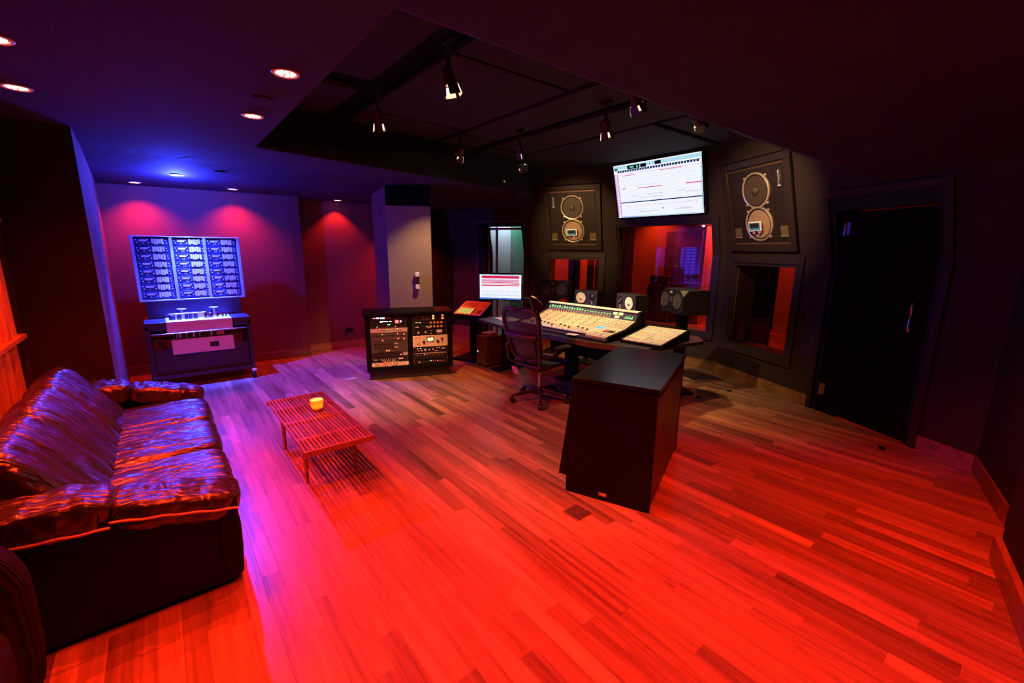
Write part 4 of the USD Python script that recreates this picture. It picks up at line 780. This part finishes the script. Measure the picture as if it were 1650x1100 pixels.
# ================================================================== SOFFIT SPEAKERS (in the leaning walls)
M['baffle'] = mat('soffit_baffle', (.022, .014, .010), .5, 0, .4); M['surround'] = mat('woofer_ring_metal', (.75, .66, .5), .3, .6); M['cone_br'] = mat('cone_brown', (.075, .055, .036), .45); M['cone_lt'] = mat('cone_tan', (.42, .29, .19), .4); M['gilt'] = mat('gilt_strip', (.6, .45, .22), .25, .9); M['port'] = mat('port_foam_olive', (.13, .10, .045), .8)
M['sticker'] = mat('reflector_white', (.9, .95, 1), .3); M['sticker_b'] = mat('reflector_blue', (.10, .45, .80), .3)
def soffit(w, s0, s1, badge_side, label):
    z0, z1 = 1.665, 2.70
    sc, zc = (s0+s1)/2, (z0+z1)/2
    t = thing('soffit_speaker', label, 'speaker', w.pt(sc, zc, .0), R=w.R(2), group='large wall speakers')
    k = math.sqrt(1+w.T**2); W2, H2 = (s1-s0)/2, (z1-z0)/2*k
    for nm, q in (('frame_rail', (-W2, W2, -.035, .01, H2-.075, H2)), ('frame_rail', (-W2, W2, -.035, .01, -H2, -H2+.085)), ('frame_stile', (-W2, -W2+.085, -.035, .01, -H2+.085, H2-.075)), ('frame_stile', (W2-.085, W2, -.035, .01, -H2+.085, H2-.075))): part(t, nm, bx(*q, .004), M['frame'])
    part(t, 'shadow_gap', [bx(-W2-.012, W2+.012, -.012, .005, H2, H2+.012), bx(-W2-.012, W2+.012, -.012, .005, -H2-.012, -H2), bx(-W2-.012, -W2, -.012, .005, -H2, H2), bx(W2, W2+.012, -.012, .005, -H2, H2)], M['void'])
    bw, b0, b1 = W2-.092, -H2+.092, H2-.082
    part(t, 'baffle', bx(-bw, bw, -.012, .012, b0, b1, .003), M['baffle'])
    part(t, 'edge_strip', bx(-bw, bw, -.020, -.012, b1-.03, b1-.006, .002), M['gilt']); part(t, 'edge_strip', bx(-bw, bw, -.022, -.012, b0-.006, b0+.014, .002), M['gilt'])
    r = bw*.50; hh = b1-b0
    for n, (fz, cone) in enumerate(((.305, 'cone_br'), (.735, 'cone_lt'))):
        z = b1-fz*hh
        part(t, 'woofer_ring', yl([(r, 0), (r, .014), (r*.95, .020), (r*.90, .016), (r*.88, 0)], 0, -.012, z, 36), M['surround'], 40); part(t, 'woofer_surround', yl([(r*.90, .006), (r*.85, .014), (r*.80, .006)], 0, -.012, z, 36), M['baffle'], 40)
        part(t, 'woofer_cone', yl([(r*.82, .006), (r*.24, -.0), (r*.22, .001)], 0, -.013, z, 36), M[cone], 40); part(t, 'dust_cap', yl([(r*.25, .0), (r*.22, .03), (r*.12, .045), (0, .05)], 0, -.012, z, 24), M['cone_br' if n == 0 else 'cone_lt'], 40)
        for q in range(4): g = math.pi/4+q*math.pi/2; part(t, 'mounting_clamp', yl([(.016, 0), (.016, .012), (.006, .016), (0, .016)], r*1.06*math.cos(g), -.012, z+r*1.06*math.sin(g), 10), M['surround'], 40)
    zl_ = b1-.735*hh
    pl = part(t, 'reflector_plate', cb((-.01, -.070, zl_-.015), (r*.95, .012, r*.56), .003), M['sticker']); part(pl, 'blue_border', cb((-.01, -.0775, zl_-.015), (r*.80, .002, r*.42)), M['sticker_b']); part(pl, 'dark_window', cb((-.01, -.0795, zl_-.005), (r*.66, .002, r*.26)), M['ink_dk'])
    part(pl, 'foot', [cb((-.01+s*r*.2, -.05, zl_-.015-r*.36), (.012, .03, .03)) for s in (-1, 1)], M['ink'])
    for s in (-1, 1): part(t, 'port', bx(s*bw*.86-.055, s*bw*.86+.055, -.016, -.011, b0+.09, b0+.20, .002), M['port']); part(t, 'port_lip', bx(s*bw*.86-.055, s*bw*.86+.055, -.022, -.011, b0+.08, b0+.09, .001), M['surround'])
    x = badge_side*bw*.82; zb = b1-.2*hh
    bd = part(t, 'badge', cb((x, -.015, zb), (.075, .008, .20), .003), M['ink_dk'])
    for c, dz in (('A', .068), ('O', .026), ('O', -.014), ('E', -.052)): part(bd, 'letter', tr(front(text(c, .030, .001)), (x-.013, -.0192, zb+dz-.012)), M['ink'])
    part(bd, 'bar', [cb((x, -.0198, zb-.078), (.040, .001, .012)), cb((x-.004, -.0198, zb+.052), (.010, .001, .006)), cb((x, -.0198, zb+.010), (.010, .001, .006)), cb((x, -.0198, zb-.028), (.010, .001, .006))], M['ink'])
soffit(wr, .125, 1.13, 1, 'big wall speaker with two round woofers above the right window, beside the dark door')
soffit(wl, LX(-5.88), LX(-4.99), -1, 'big wall speaker with two round woofers above the left soffit window')
# ================================================================== WALL SCREEN
def screen_set(t, W, H, y, items):
    for nm, m, rects in items:
        part(t, nm, [bx(x0*W, x1*W, y-.0006*(1+lv), y-.0006*lv, z0*H, z1*H) for x0, x1, z0, z1, lv in rects], m)
SC = {k: emit('screen_'+k, c, s) for k, (c, s) in dict(white=((.86, .88, 1), 1.05), cyan=((.50, .85, 1), .85), navy=((.02, .05, .22), .5), pink=((.9, .05, .35), .75), lilac=((.72, .66, .95), .8), green=((.15, .8, .45), .6), blue=((.10, .28, .9), .8), black=((.01, .01, .03), .3), red=((.85, .03, .12), .85), mauve=((.9, .45, .75), .9)).items()}
tv = thing('wall_screen', 'large wall mounted screen showing an audio session above the control room window', 'television', wf.pt(1.0, 2.535, .05), R=wf.R(2))
part(tv, 'housing', bx(-.735, .735, -.02, .05, -.405, .42, .006), M['black']); part(tv, 'wall_mount', bx(-.2, .2, .045, .06, -.2, .2), M['black'])
part(tv, 'brand_bar', cb((0, -.022, -.392), (.05, .003, .006)), M['dkmetal'])
r2 = random.Random(3)
it = [('display', SC['white'], [(-1, 1, -1, 1, 0)]),
  ('title_bar', SC['cyan'], [(-1, 1, .84, .96, 1), (-.92, -.90, -1, .70, 1), (-.9, 1, -.985, -.955, 1), (.97, .995, -.9, .7, 1)]),
  ('toolbar', SC['navy'], [(-.90+.062*k, -.855+.062*k, .715, .775, 2) for k in range(30)]+[(-.9, 1, .775, .79, 2), (-.9, .99, -.44, -.405, 2)]),
  ('transport_display', SC['black'], [(-.97, -.90, .80, .90, 2), (-.64, -.34, .80, .94, 2), (-.32, -.18, .81, .93, 2), (.02, .16, .83, .95, 2)]),
  ('counter', SC['green'], [(-.58, -.48, .83, .91, 3), (-.42, -.37, .83, .91, 3), (-.95, -.92, .83, .88, 3), (-.12, -.08, .87, .9, 3)]),
  ('track_header', SC['lilac'], [(-.985, -.95, -.95+.086*k, -.885+.086*k, 1) for k in range(19)]+[(-.94, -.925, -.95+.086*k, -.90+.086*k, 1) for k in range(19)]),
  ('track_colour', SC['pink'], [(-1, -.988, -.95, .68, 1), (-.915, -.903, -.9, .66, 2)]+[(-.78+.045*k, -.745+.045*k, .575, .60, 2) for k in range(7)]+[(.13+.048*k, .165+.048*k, .60, .625, 2) for k in range(10)]+[(-.42, .14, .06, .085, 2), (-.82, -.74, .10, .125, 2), (.66, .985, -.02+.06, .01+.06, 2)]+[(-.85+.052*k, -.835+.052*k, .63, .645, 2) for k in range(35)]+[(-.84+.03*k, -.84+.03*k+.02*(r2.random()), -.57, -.555, 2) for k in range(58)]),
  ('waveforms', SC['lilac'], [(x, x+.012, z, z+.05*r2.random()+.01, 2) for x, z in [(-.22+.02*k, -.20) for k in range(19)]+[(-.40+.02*k, -.30) for k in range(28)]+[(.66+.02*k, -.24) for k in range(16)]+[(.46+.02*k, -.18) for k in range(9)]+[(-.6+.02*k, -.22) for k in range(9)]+[(-.5+.04*k, .16) for k in range(14)]+[(-.45+.02*k, -.82) for k in range(26)]+[(.4+.02*k, -.8) for k in range(20)]]),
  ('grid_lines', SC['mauve'] if 0 else SC['lilac'], [(-.89, .96, z, z+.004, 1) for z in np.arange(-.9, .68, .09)]),
  ('beat_marks', SC['blue'], [(-.86+.1*k, -.85+.1*k, .44, .455, 2) for k in range(18)]+[(-.9, -.45, -.985, -.965, 2), (.12, .15, -.75, -.70, 2)])]
screen_set(tv, .70, .385, -.0202, it)
# ================================================================== COMPUTER MONITOR on an arm
mo = thing('computer_monitor', 'computer monitor showing red and white bars on an arm at the left of the desk', 'monitor', (-4.98, 3.78, 1.135), .72)
part(mo, 'housing', bx(-.312, .312, -.012, .03, -.19, .195, .006), M['black'])
it = [('display', SC['white'], [(-1, 1, -1, 1, 0)]), ('task_bar', SC['blue'], [(-1, 1, -1, -.88, 1)]), ('title_bar', SC['cyan'], [(-1, 1, .93, 1, 1), (-.9, .9, -.66, -.62, 1)]),
  ('red_regions', SC['red'], [(-.9, .9, .68, .90, 1), (-.9, .9, .30, .36, 1), (-.9, .9, .08, .16, 1), (-.9, .9, .20, .24, 1)]), ('pink_regions', SC['mauve'], [(-.9+.06*k, -.86+.06*k, .40, .60, 1) for k in range(30)]),
  ('region_gaps', SC['pink'], [(-.9, .9, .52, .56, 2), (-.9, .9, .42, .46, 2)]), ('controls', SC['lilac'], [(-.88+.045*k, -.865+.045*k, -.45, -.25-.1*((k*7) % 3)/2, 1) for k in range(40) if k % 7 != 3]+[(-.9, .9, -.72, -.70, 1)])]
screen_set(mo, .30, .175, -.0122, it)
part(mo, 'power_light', cb((0, -.0135, -.183), (.006, .003, .004)), EM['red'])
Rm = rot(-.72)
part(mo, 'arm', [tube([Rm @ V(q) for q in ((.04, .05, -.02), (.14, .14, -.12), (.30, .28, -.16), (.36, .32, -.374))], .018, 10), rod((0, .03, 0), (0, .07, -.02), .03)], M['black'], 60)
# ================================================================== COMPUTER TOWER and small box
M['tower'] = mat('tower_brown_grey', (.13, .075, .06), .45, .2); M['lav'] = mat('small_box_lavender', (.28, .24, .42), .5)
t = thing('computer_tower', 'brownish computer tower on the floor under the left wing of the desk', 'computer', (-5.065, 3.50, 0), .05)
part(t, 'case', bx(-.112, .112, .012, .52, .025, .44, .006), M['tower']); part(t, 'front_panel', bx(-.112, .112, 0, .012, .03, .445, .004), M['tower'])
part(t, 'drive_bay', [bx(-.095, .095, -.003, 0, .335+.028*k, .358+.028*k, .001) for k in range(3)], M['tower']); part(t, 'power_light', cb((-.08, -.002, .21), (.010, .004, .010)), EM['white']); part(t, 'foot', [cb((sx*.09, y, .012), (.03, .05, .025)) for sx in (-1, 1) for y in (.05, .46)], M['rubber'])
t = thing('interface_box', 'small lavender box on top of the computer tower', 'electronics box', (-5.02, 3.62, .446), .1)
part(t, 'case', cb((0, .0, .024), (.17, .17, .048), .003), M['lav']); part(t, 'port_row', [cb((-.06+.017*k, -.0855, .024), (.010, .003, .010)) for k in range(8)], M['knob_b'])
t = thing('power_strip', 'pale box of cable sockets on the floor behind the office chair', 'power strip', (-4.55, 4.05, 0), .1); part(t, 'case', cb((0, 0, .11), (.12, .12, .22), .004), M['tape_pale']); part(t, 'socket', [cb((0, -.061, .04+.05*k), (.06, .003, .022)) for k in range(4)], M['knob_b'])
for lab, pts, m in (('black cable looping under the desk beside the console leg', [(-3.4, 4.1, .012), (-3.28, 3.95, .10), (-3.18, 3.9, .17), (-3.1, 3.95, .10), (-3.14, 4.05, .02), (-3.02, 4.12, .012), (-2.92, 4.2, .012)], 'rubber'), ('dark cable hanging behind the office chair', [(-4.62, 4.5, .66), (-4.62, 4.5, .4), (-4.6, 4.48, .2), (-4.5, 4.46, .05), (-4.35, 4.5, .012)], 'rubber')):
    p = V(pts); q = np.linspace(0, 1, len(p)); from_ = np.linspace(0, 1, 40)
    from scipy.interpolate import CubicSpline
    single('cable', tube(CubicSpline(q, p)(from_), .007, 7), M[m], lab, 'cable', 60)
# ================================================================== OFFICE CHAIR (faces +y)
M['ch_frame'] = mat('chair_frame_plastic', (.035, .024, .034), .4, 0, .5); M['ch_pad'] = mat('chair_arm_pad', (.06, .05, .035), .6)
M['mesh_w'] = usdkit.material(stage, '/World/Looks/chair_mesh', {'d': ('principled_bsdf', dict(base_color=(.02, .016, .022), roughness=.5)), 't': ('transparent_bsdf', {}), 'm': ('mix_closure', dict(fac=.90))}, [('t.BSDF', 'm.closure1'), ('d.BSDF', 'm.closure2')], 'm.closure')
ch = thing('office_chair', 'black mesh office chair on a five star base at the mixing console', 'office chair', (-3.47, 3.19, 0), .10)
for k in range(5):
    g = math.radians(18+72*k+8); c, s = math.cos(g), math.sin(g); e = V([c, s, 0])
    lg = part(ch, 'base_leg', tube([e*.02+V([0, 0, .125]), e*.12+V([0, 0, .115]), e*.30+V([0, 0, .085])], [.028, .024, .016], 8), M['ch_frame'], 60)
    tv_ = V([-s, c, 0]); ctr = e*.315+V([0, 0, .03])
    part(lg, 'caster', [rod(ctr+tv_*a, ctr+tv_*b_, .03, n=14) for a, b_ in ((-.028, -.008), (.008, .028))]+[rod(ctr+V([0, 0, .02]), ctr+V([0, 0, .058]), .012)], M['dkmetal'], 40)
part(ch, 'gas_cylinder', rod((0, 0, .12), (0, 0, .40), .018, n=14), M['metal'], 40); part(ch, 'hub', rod((0, 0, .09), (0, 0, .16), .04, .03, 14), M['ch_frame'], 40)
part(ch, 'tilt_mechanism', cb((0, .0, .39), (.20, .26, .07), .02), M['ch_frame'])
def ring_tube(fn, n, r): 
    p = V([fn(q) for q in np.linspace(0, 1, n)]); return tube(p, r, 8)
seat_o = lambda q: (.255*np.sign(math.cos(2*math.pi*q))*abs(math.cos(2*math.pi*q))**.6, .03+.24*np.sign(math.sin(2*math.pi*q))*abs(math.sin(2*math.pi*q))**.6, .455-.02*math.sin(2*math.pi*q)**2)
part(ch, 'seat_frame', ring_tube(seat_o, 48, .016), M['ch_frame'], 60)
sp_ = [seat_o(q) for q in np.linspace(0, 1, 48)[:-1]]
part(ch, 'seat_mesh', (V(sp_+[(0, .03, .425)]), V([[k, (k+1) % 47, 47] for k in range(47)])), M['ch_pad'])
def back_pt(u, v):
    'u across -1..1, v up 0..1: an hourglass back, wider at the top, curved'
    w = .20+.075*v**1.2; z = .50+.56*v; y = -.235-.10*v-.05*math.sin(v*2.6)+.045*u*u
    return (u*w, y, z)
def back_o(q):
    g = 2*math.pi*q; u = np.sign(math.cos(g))*abs(math.cos(g))**.45; v = .5+.5*np.sign(math.sin(g))*abs(math.sin(g))**.45
    return back_pt(u, v)
part(ch, 'back_frame', ring_tube(back_o, 64, .025), M['ch_frame'], 60)
NB = 13
gv = V([back_pt(-.97+1.94*i/(NB-1), .02+.96*j/(NB-1)) for j in range(NB) for i in range(NB)]); gf = []
for j in range(NB-1):
    for i in range(NB-1): a = j*NB+i; gf += [[a, a+1, a+NB+1], [a, a+NB+1, a+NB]]
part(ch, 'back_mesh', (gv, V(gf)), M['mesh_w'], True)
part(ch, 'lumbar_pad', [tube([V(back_pt(u, .50))+V([0, -.02, 0]) for u in np.linspace(-.95, .95, 9)], .028, 8)], M['ch_frame'], 60)
part(ch, 'inner_back_frame', ring_tube(lambda q: tuple(V(back_pt(.82*np.sign(math.cos(2*math.pi*q))*abs(math.cos(2*math.pi*q))**.4, .24+.22*np.sign(math.sin(2*math.pi*q))*abs(math.sin(2*math.pi*q))**.4))+V([0, -.016, 0])), 48, .011), M['ch_frame'], 60)
for s in (-1, 1):
    part(ch, 'back_support', tube([(s*.10, -.06, .40), (s*.19, -.18, .42), (s*.235, -.265, .50), (s*.235, -.285, .66)], .018, 8), M['ch_frame'], 60)
    am = part(ch, 'arm_post', tube([(s*.235, -.275, .60), (s*.29, -.20, .56), (s*.30, -.08, .585), (s*.295, -.02, .635)], .019, 8), M['ch_frame'], 60); part(am, 'arm_pad', puff((s*.295, .02, .650), (.095, .27, .035), 4, sub=3), M['ch_pad'], True)
part(ch, 'hang_tag', tr(cb((0, 0, 0), (.085, .003, .09)), (-.12, -.27, .375), R=rot(.0, .3)), M['remote'])
# ================================================================== BLACK CABINET
ce = math.atan2(.208, .502)
cab = thing('black_cabinet', 'tall black lacquered rack cabinet with a sloped side in the middle of the floor', 'cabinet', (-1.919, 2.07, 0), ce)
xz = lambda poly, y0, y1: tr(prism(poly, -y1, -y0), R=V([[1, 0, 0], [0, 0, -1], [0, 1, 0]]))
body = Polygon([(-.075, .115), (.0, .80), (.52, .80), (.52, .02), (-.02, .02), (-.02, .115)])
part(cab, 'body', xz(body, .012, 1.06), M['black_lac'])
part(cab, 'end_panel', xz(Polygon([(-.085, .12), (-.003, .802), (.543, .802), (.543, .006), (-.03, .006), (-.03, .12)]), .0, .014), M['black_lac']); part(cab, 'end_panel', xz(Polygon([(-.085, .12), (-.003, .802), (.543, .802), (.543, .006), (-.03, .006), (-.03, .12)]), 1.06, 1.075), M['black_lac'])
M['cab_top'] = mat('cabinet_top_satin', (.005, .004, .007), .24, 0, .22)
part(cab, 'top', bx(-.012, .555, -.012, 1.10, .806, .834, .003), M['cab_top'])
for y0, y1 in ((.016, .532), (.538, 1.058)): part(cab, 'door', bx(.522, .540, y0, y1, .03, .735, .002), M['frame'])
part(cab, 'recess', bx(.515, .5215, .016, 1.058, .735, .80), M['void'])
part(cab, 'maker_plate', cb((.235, -.0025, .045), (.055, .004, .022), .001), M['metal']); part(cab, 'plate_print', [cb((.235, -.005, .049), (.036, .001, .003)), cb((.235, -.005, .041), (.03, .001, .003))], M['remote'])
part(cab, 'foot', [cb((x, y, .004), (.03, .03, .008)) for x in (.0, .50) for y in (.04, 1.03)], M['rubber'])
# ================================================================== ROOMS BEYOND THE GLASS
M['live_wall'] = rough_mat('live_room_plaster', (.30, .22, .20), (.36, .26, .24), 30, .8, .2, .01, .2); M['live_dark'] = mat('live_room_dark', (.03, .02, .02), .8, 0, .2); M['live_mid'] = mat('live_room_door', (.10, .05, .045), .6); M['curtain_w'] = mat('curtain_white', (.85, .84, .82), .8); M['curtain'] = mat('booth_curtain_grey', (.55, .56, .60), .8); M['green_felt'] = mat('sill_green', (.03, .09, .06), .8)
LR = Polygon([(-4.95, 6.17), (-2.8, 6.17), (0, 4.95), (.6, 4.95), (.6, 10.4), (-9.2, 10.4), (-9.2, 6.9), (-6.6, 6.5)])
lf = xst('floor'); part(lf, 'subfloor', prism(LR, -.05, -.016), M['plank4'])
lp = []
y = 4.95
while y < 10.4:
    x = -9.3-rng.random()
    while x < .6:
        L = rng.uniform(.6, 1.6); q = sbox(x, y+.0005, x+L-.001, y+PW*1.2-.001).intersection(LR)
        if q.geom_type == 'Polygon' and q.area > .003: lp.append(plank_mesh(q, .016, 0))
        x += L
    y += PW*1.2
part(lf, 'far_plank', lp, M['plank_far'], kind='stuff')
st('wall_back', bx(-9.2, -5.12, 9.6, 9.75, 0, 2.9), M['live_wall']); st('wall_back', bx(-5.6, -4.3, 10.3, 10.4, 0, 2.9), M['live_wall']); st('wall_back', bx(-4.66, -3.66, 9.6, 9.75, 0, 2.9), M['live_dark'])
st('wall_back', bx(-3.66, .6, 9.9, 10.0, 0, 2.9), M['live_wall']); st('wall_back', bx(-9.35, -9.2, 7.3, 9.8, 0, 2.9), M['live_wall']); st('wall_back', bx(.6, .7, 4.9, 10.3, 0, 2.9), M['live_dark'])
st('ceiling', prism(LR.buffer(-.02), 2.75, 2.85), M['live_dark'])
st('baseboard_back', bx(-9.2, -5.12, 9.58, 9.6, 0, .12), M['base'])
t = thing('door_leaf', 'dark door standing in the live room wall behind the window', 'door', (-5.62, 9.57, 0)); part(t, 'leaf', bx(-.45, .45, -.03, .03, .01, 2.1, .003), M['live_mid']); part(t, 'handle', tube([(.36, -.03, .98), (.36, -.08, .98), (.36, -.08, 1.10), (.36, -.03, 1.10)], .009, 8), M['chrome'], 60); part(t, 'hinge', rod((-.44, -.035, 1.6), (-.44, -.035, 1.72), .012), M['chrome'])
ex = thing('exit_sign', 'small lit red exit sign seen through the control room window', 'exit sign', (-5.02, 9.45, 2.30), .45)
part(ex, 'housing', cb((0, .02, 0), (.34, .04, .22), .003), M['live_dark']); M['exit'] = emit('exit_letters', (1, .20, .16), 1.6); M['exit_bg'] = emit('exit_face', (.7, .03, .02), .9)
part(ex, 'face', cb((0, -.001, 0), (.32, .002, .20)), M['exit_bg']); tx = text('EXIT', .12, .002); w_ = tx[0][:, 0].max(); part(ex, 'lettering', tr(front(tx), (-w_/2, -.003, -.06)), M['exit']); part(ex, 'hanger', rod((0, .02, .1), (0, .02, .45), .008), M['live_dark'])
t = thing('window_ledge_mat', 'dark green strip at the foot of the control room window', 'ledge', (-3.87, 6.28, 0)); part(t, 'ledge', bx(-.9, .95, -.1, .16, .40, .47, .004), M['live_dark']); part(t, 'green_cover', bx(-.9, .95, -.08, .16, .47, .478, .002), M['green_felt']); part(t, 'bracket', [bx(x-.02, x+.02, -.1, .1, 0, .40) for x in (-.8, 0, .85)], M['live_dark'])
t = thing('music_stand', 'thin pale ledge of a music stand in the live room', 'music stand', (-3.45, 7.4, 0), .2); part(t, 'ledge', bx(-.17, .17, -.02, .02, .98, .992, .001), M['metal']); part(t, 'desk', tr(bx(-.17, .17, 0, .006, 0, .25), (0, .02, .99), R=rot(rx=-.4)), M['live_dark']); part(t, 'pole', rod((0, 0, .03), (0, 0, 1.0), .01), M['live_dark']); part(t, 'foot', [rod((0, 0, .08), (.2*math.cos(g), .2*math.sin(g), .008), .008) for g in (0, 2.1, 4.2)], M['live_dark'])
t = thing('amplifier_stack', 'dark amplifier stack standing in the live room behind the glass', 'amplifier', (-5.9, 9.2, 0), .2); part(t, 'cabinet', cb((0, 0, .45), (.5, .35, .88), .01), M['live_dark']); part(t, 'grille', cb((0, -.178, .42), (.44, .006, .7)), M['cone_dk']); part(t, 'head', cb((0, 0, 1.0), (.46, .25, .2), .01), M['live_dark']); part(t, 'foot', [cb((sx*.2, sy*.12, .005), (.04, .04, .01)) for sx in (-1, 1) for sy in (-1, 1)], M['rubber'])
# seen through the left soffit window: posts and a pale curtain edge
for x, y, w, m, lab in ((-6.75, 7.15, .22, 'live_dark', 'dark post behind the left soffit window'), (-6.28, 7.15, .07, 'live_dark', 'thin dark post behind the left soffit window')):
    t = thing('window_post', lab, 'post', (x, y, 0)); part(t, 'post', cb((0, 0, 1.375), (w, .15, 2.75), .005), M[m]); part(t, 'base', cb((0, 0, .03), (w+.06, .2, .06), .004), M['live_dark'])
t = thing('curtain_edge', 'narrow bright white curtain edge behind the left soffit window', 'curtain', (-5.97, 6.95, 0)); part(t, 'curtain', [rod((.025*k, .012*(k % 2), .05), (.025*k, .012*(k % 2), 2.72), .017, n=8) for k in range(4)], M['curtain_w'], 60); part(t, 'rail', bx(-.05, .2, -.02, .03, 2.72, 2.745), M['metal'])
live = thing('live_room_lamp', 'red ceiling lamp of the live room', 'lamp', (-6.3, 9.1, 2.74)); part(live, 'housing', lathe([(.0, -.03), (.06, -.03), (.06, 0)], 16), M['trim'], 40); spot(live, (0, 0, -.04), (0, .12, -1), 60, RED, 60, .8, .04)
live = thing('live_room_lamp', 'red ceiling lamp at the far left of the live room', 'lamp', (-8.5, 8.7, 2.74)); part(live, 'housing', lathe([(.0, -.03), (.06, -.03), (.06, 0)], 16), M['trim'], 40); spot(live, (0, 0, -.04), (-.12, .12, -1), 90, RED, 60, .8, .04)
live = thing('live_room_lamp', 'red ceiling lamp near the bright red wall of the live room', 'lamp', (-4.9, 9.75, 2.74)); part(live, 'housing', lathe([(.0, -.03), (.06, -.03), (.06, 0)], 16), M['trim'], 40); spot(live, (0, 0, -.04), (.0, .16, -1), 260, RED, 75, .5, .04)
# booth behind the left door
st('wall_booth', hull(V([[-9.6, 7.3, 0], [-7.6, 8.3, 0], [-7.6, 8.4, 0], [-9.6, 7.4, 0], [-9.6, 7.3, 2.9], [-7.6, 8.3, 2.9], [-7.6, 8.4, 2.9], [-9.6, 7.4, 2.9]])), M['curtain']) if 0 else None
BW = Wall((-9.55, 6.25), (-7.6, 6.75), inside=(-7, 5))
st('wall_booth', BW.solid(rect(0, BW.L, 0, 2.75), -.08, 0), M['curtain'])
st('wall_booth', bx(-9.75, -9.6, 4.8, 6.6, 0, 2.75), M['live_dark']); st('wall_booth', prism([(-6.15, 5.75), (-7.35, 6.95), (-7.45, 6.9), (-6.25, 5.68)], 0, 2.75), M['live_dark'])
st('ceiling', bx(-9.8, -7.0, 4.9, 6.9, 2.6, 2.7), M['live_dark']) if 0 else st('ceiling', prism([(-9.8, 5.3), (-7.9, 5.0), (-6.5, 5.75), (-7.5, 6.9), (-9.8, 6.9)], 2.75, 2.8), M['live_dark'])
st('floor', prism([(-9.8, 4.9), (-7.85, 4.75), (-6.0, 5.65), (-6.6, 6.45), (-7.5, 6.9), (-9.8, 6.9)], -.05, -.002), M['plank_far'])
M['booth_glass'] = pane_mat('pane_glass_green', (.45, .75, .58), 1.0)
t = thing('booth_lamp', 'cool ceiling lamp washing the grey wall of the booth', 'lamp', (-8.35, 6.22, 2.74)); part(t, 'housing', lathe([(0, -.03), (.05, -.03), (.05, 0)], 16), M['trim'], 40); spot(t, (0, 0, -.04), (-.02, .16, -1), 34, COOL, 70, .6, .03)
t = thing('green_glass_screen', 'upright green tinted glass sheet in the booth behind the left door', 'glass screen', (-7.02, 5.90, 0), .75); part(t, 'pane', bx(-.25, .25, -.004, .004, .02, 2.3), M['booth_glass']); part(t, 'edge', bx(-.255, -.25, -.008, .008, .02, 2.3), M['metal']); part(t, 'foot', bx(-.26, .26, -.04, .04, 0, .02), M['live_dark'])
# dark room behind the right soffit window with a strip of red lit wall
t = thing('isolation_screen', 'tall black isolation screen behind the right soffit window', 'screen', (-2.62, 7.75, 0), -.25); part(t, 'panel', bx(-1.1, -.33, -.05, .05, .05, 2.3, .01), M['live_dark']); part(t, 'foot', [bx(x-.03, x+.03, -.25, .25, 0, .05) for x in (-.95, -.45)], M['black'])
live = thing('side_room_lamp', 'red lamp in the dark room behind the right soffit window', 'lamp', (-2.6, 9.2, 2.74)); part(live, 'housing', lathe([(.0, -.03), (.06, -.03), (.06, 0)], 16), M['trim'], 40); spot(live, (0, 0, -.04), (0, .15, -1), 150, RED, 70, .5, .04)
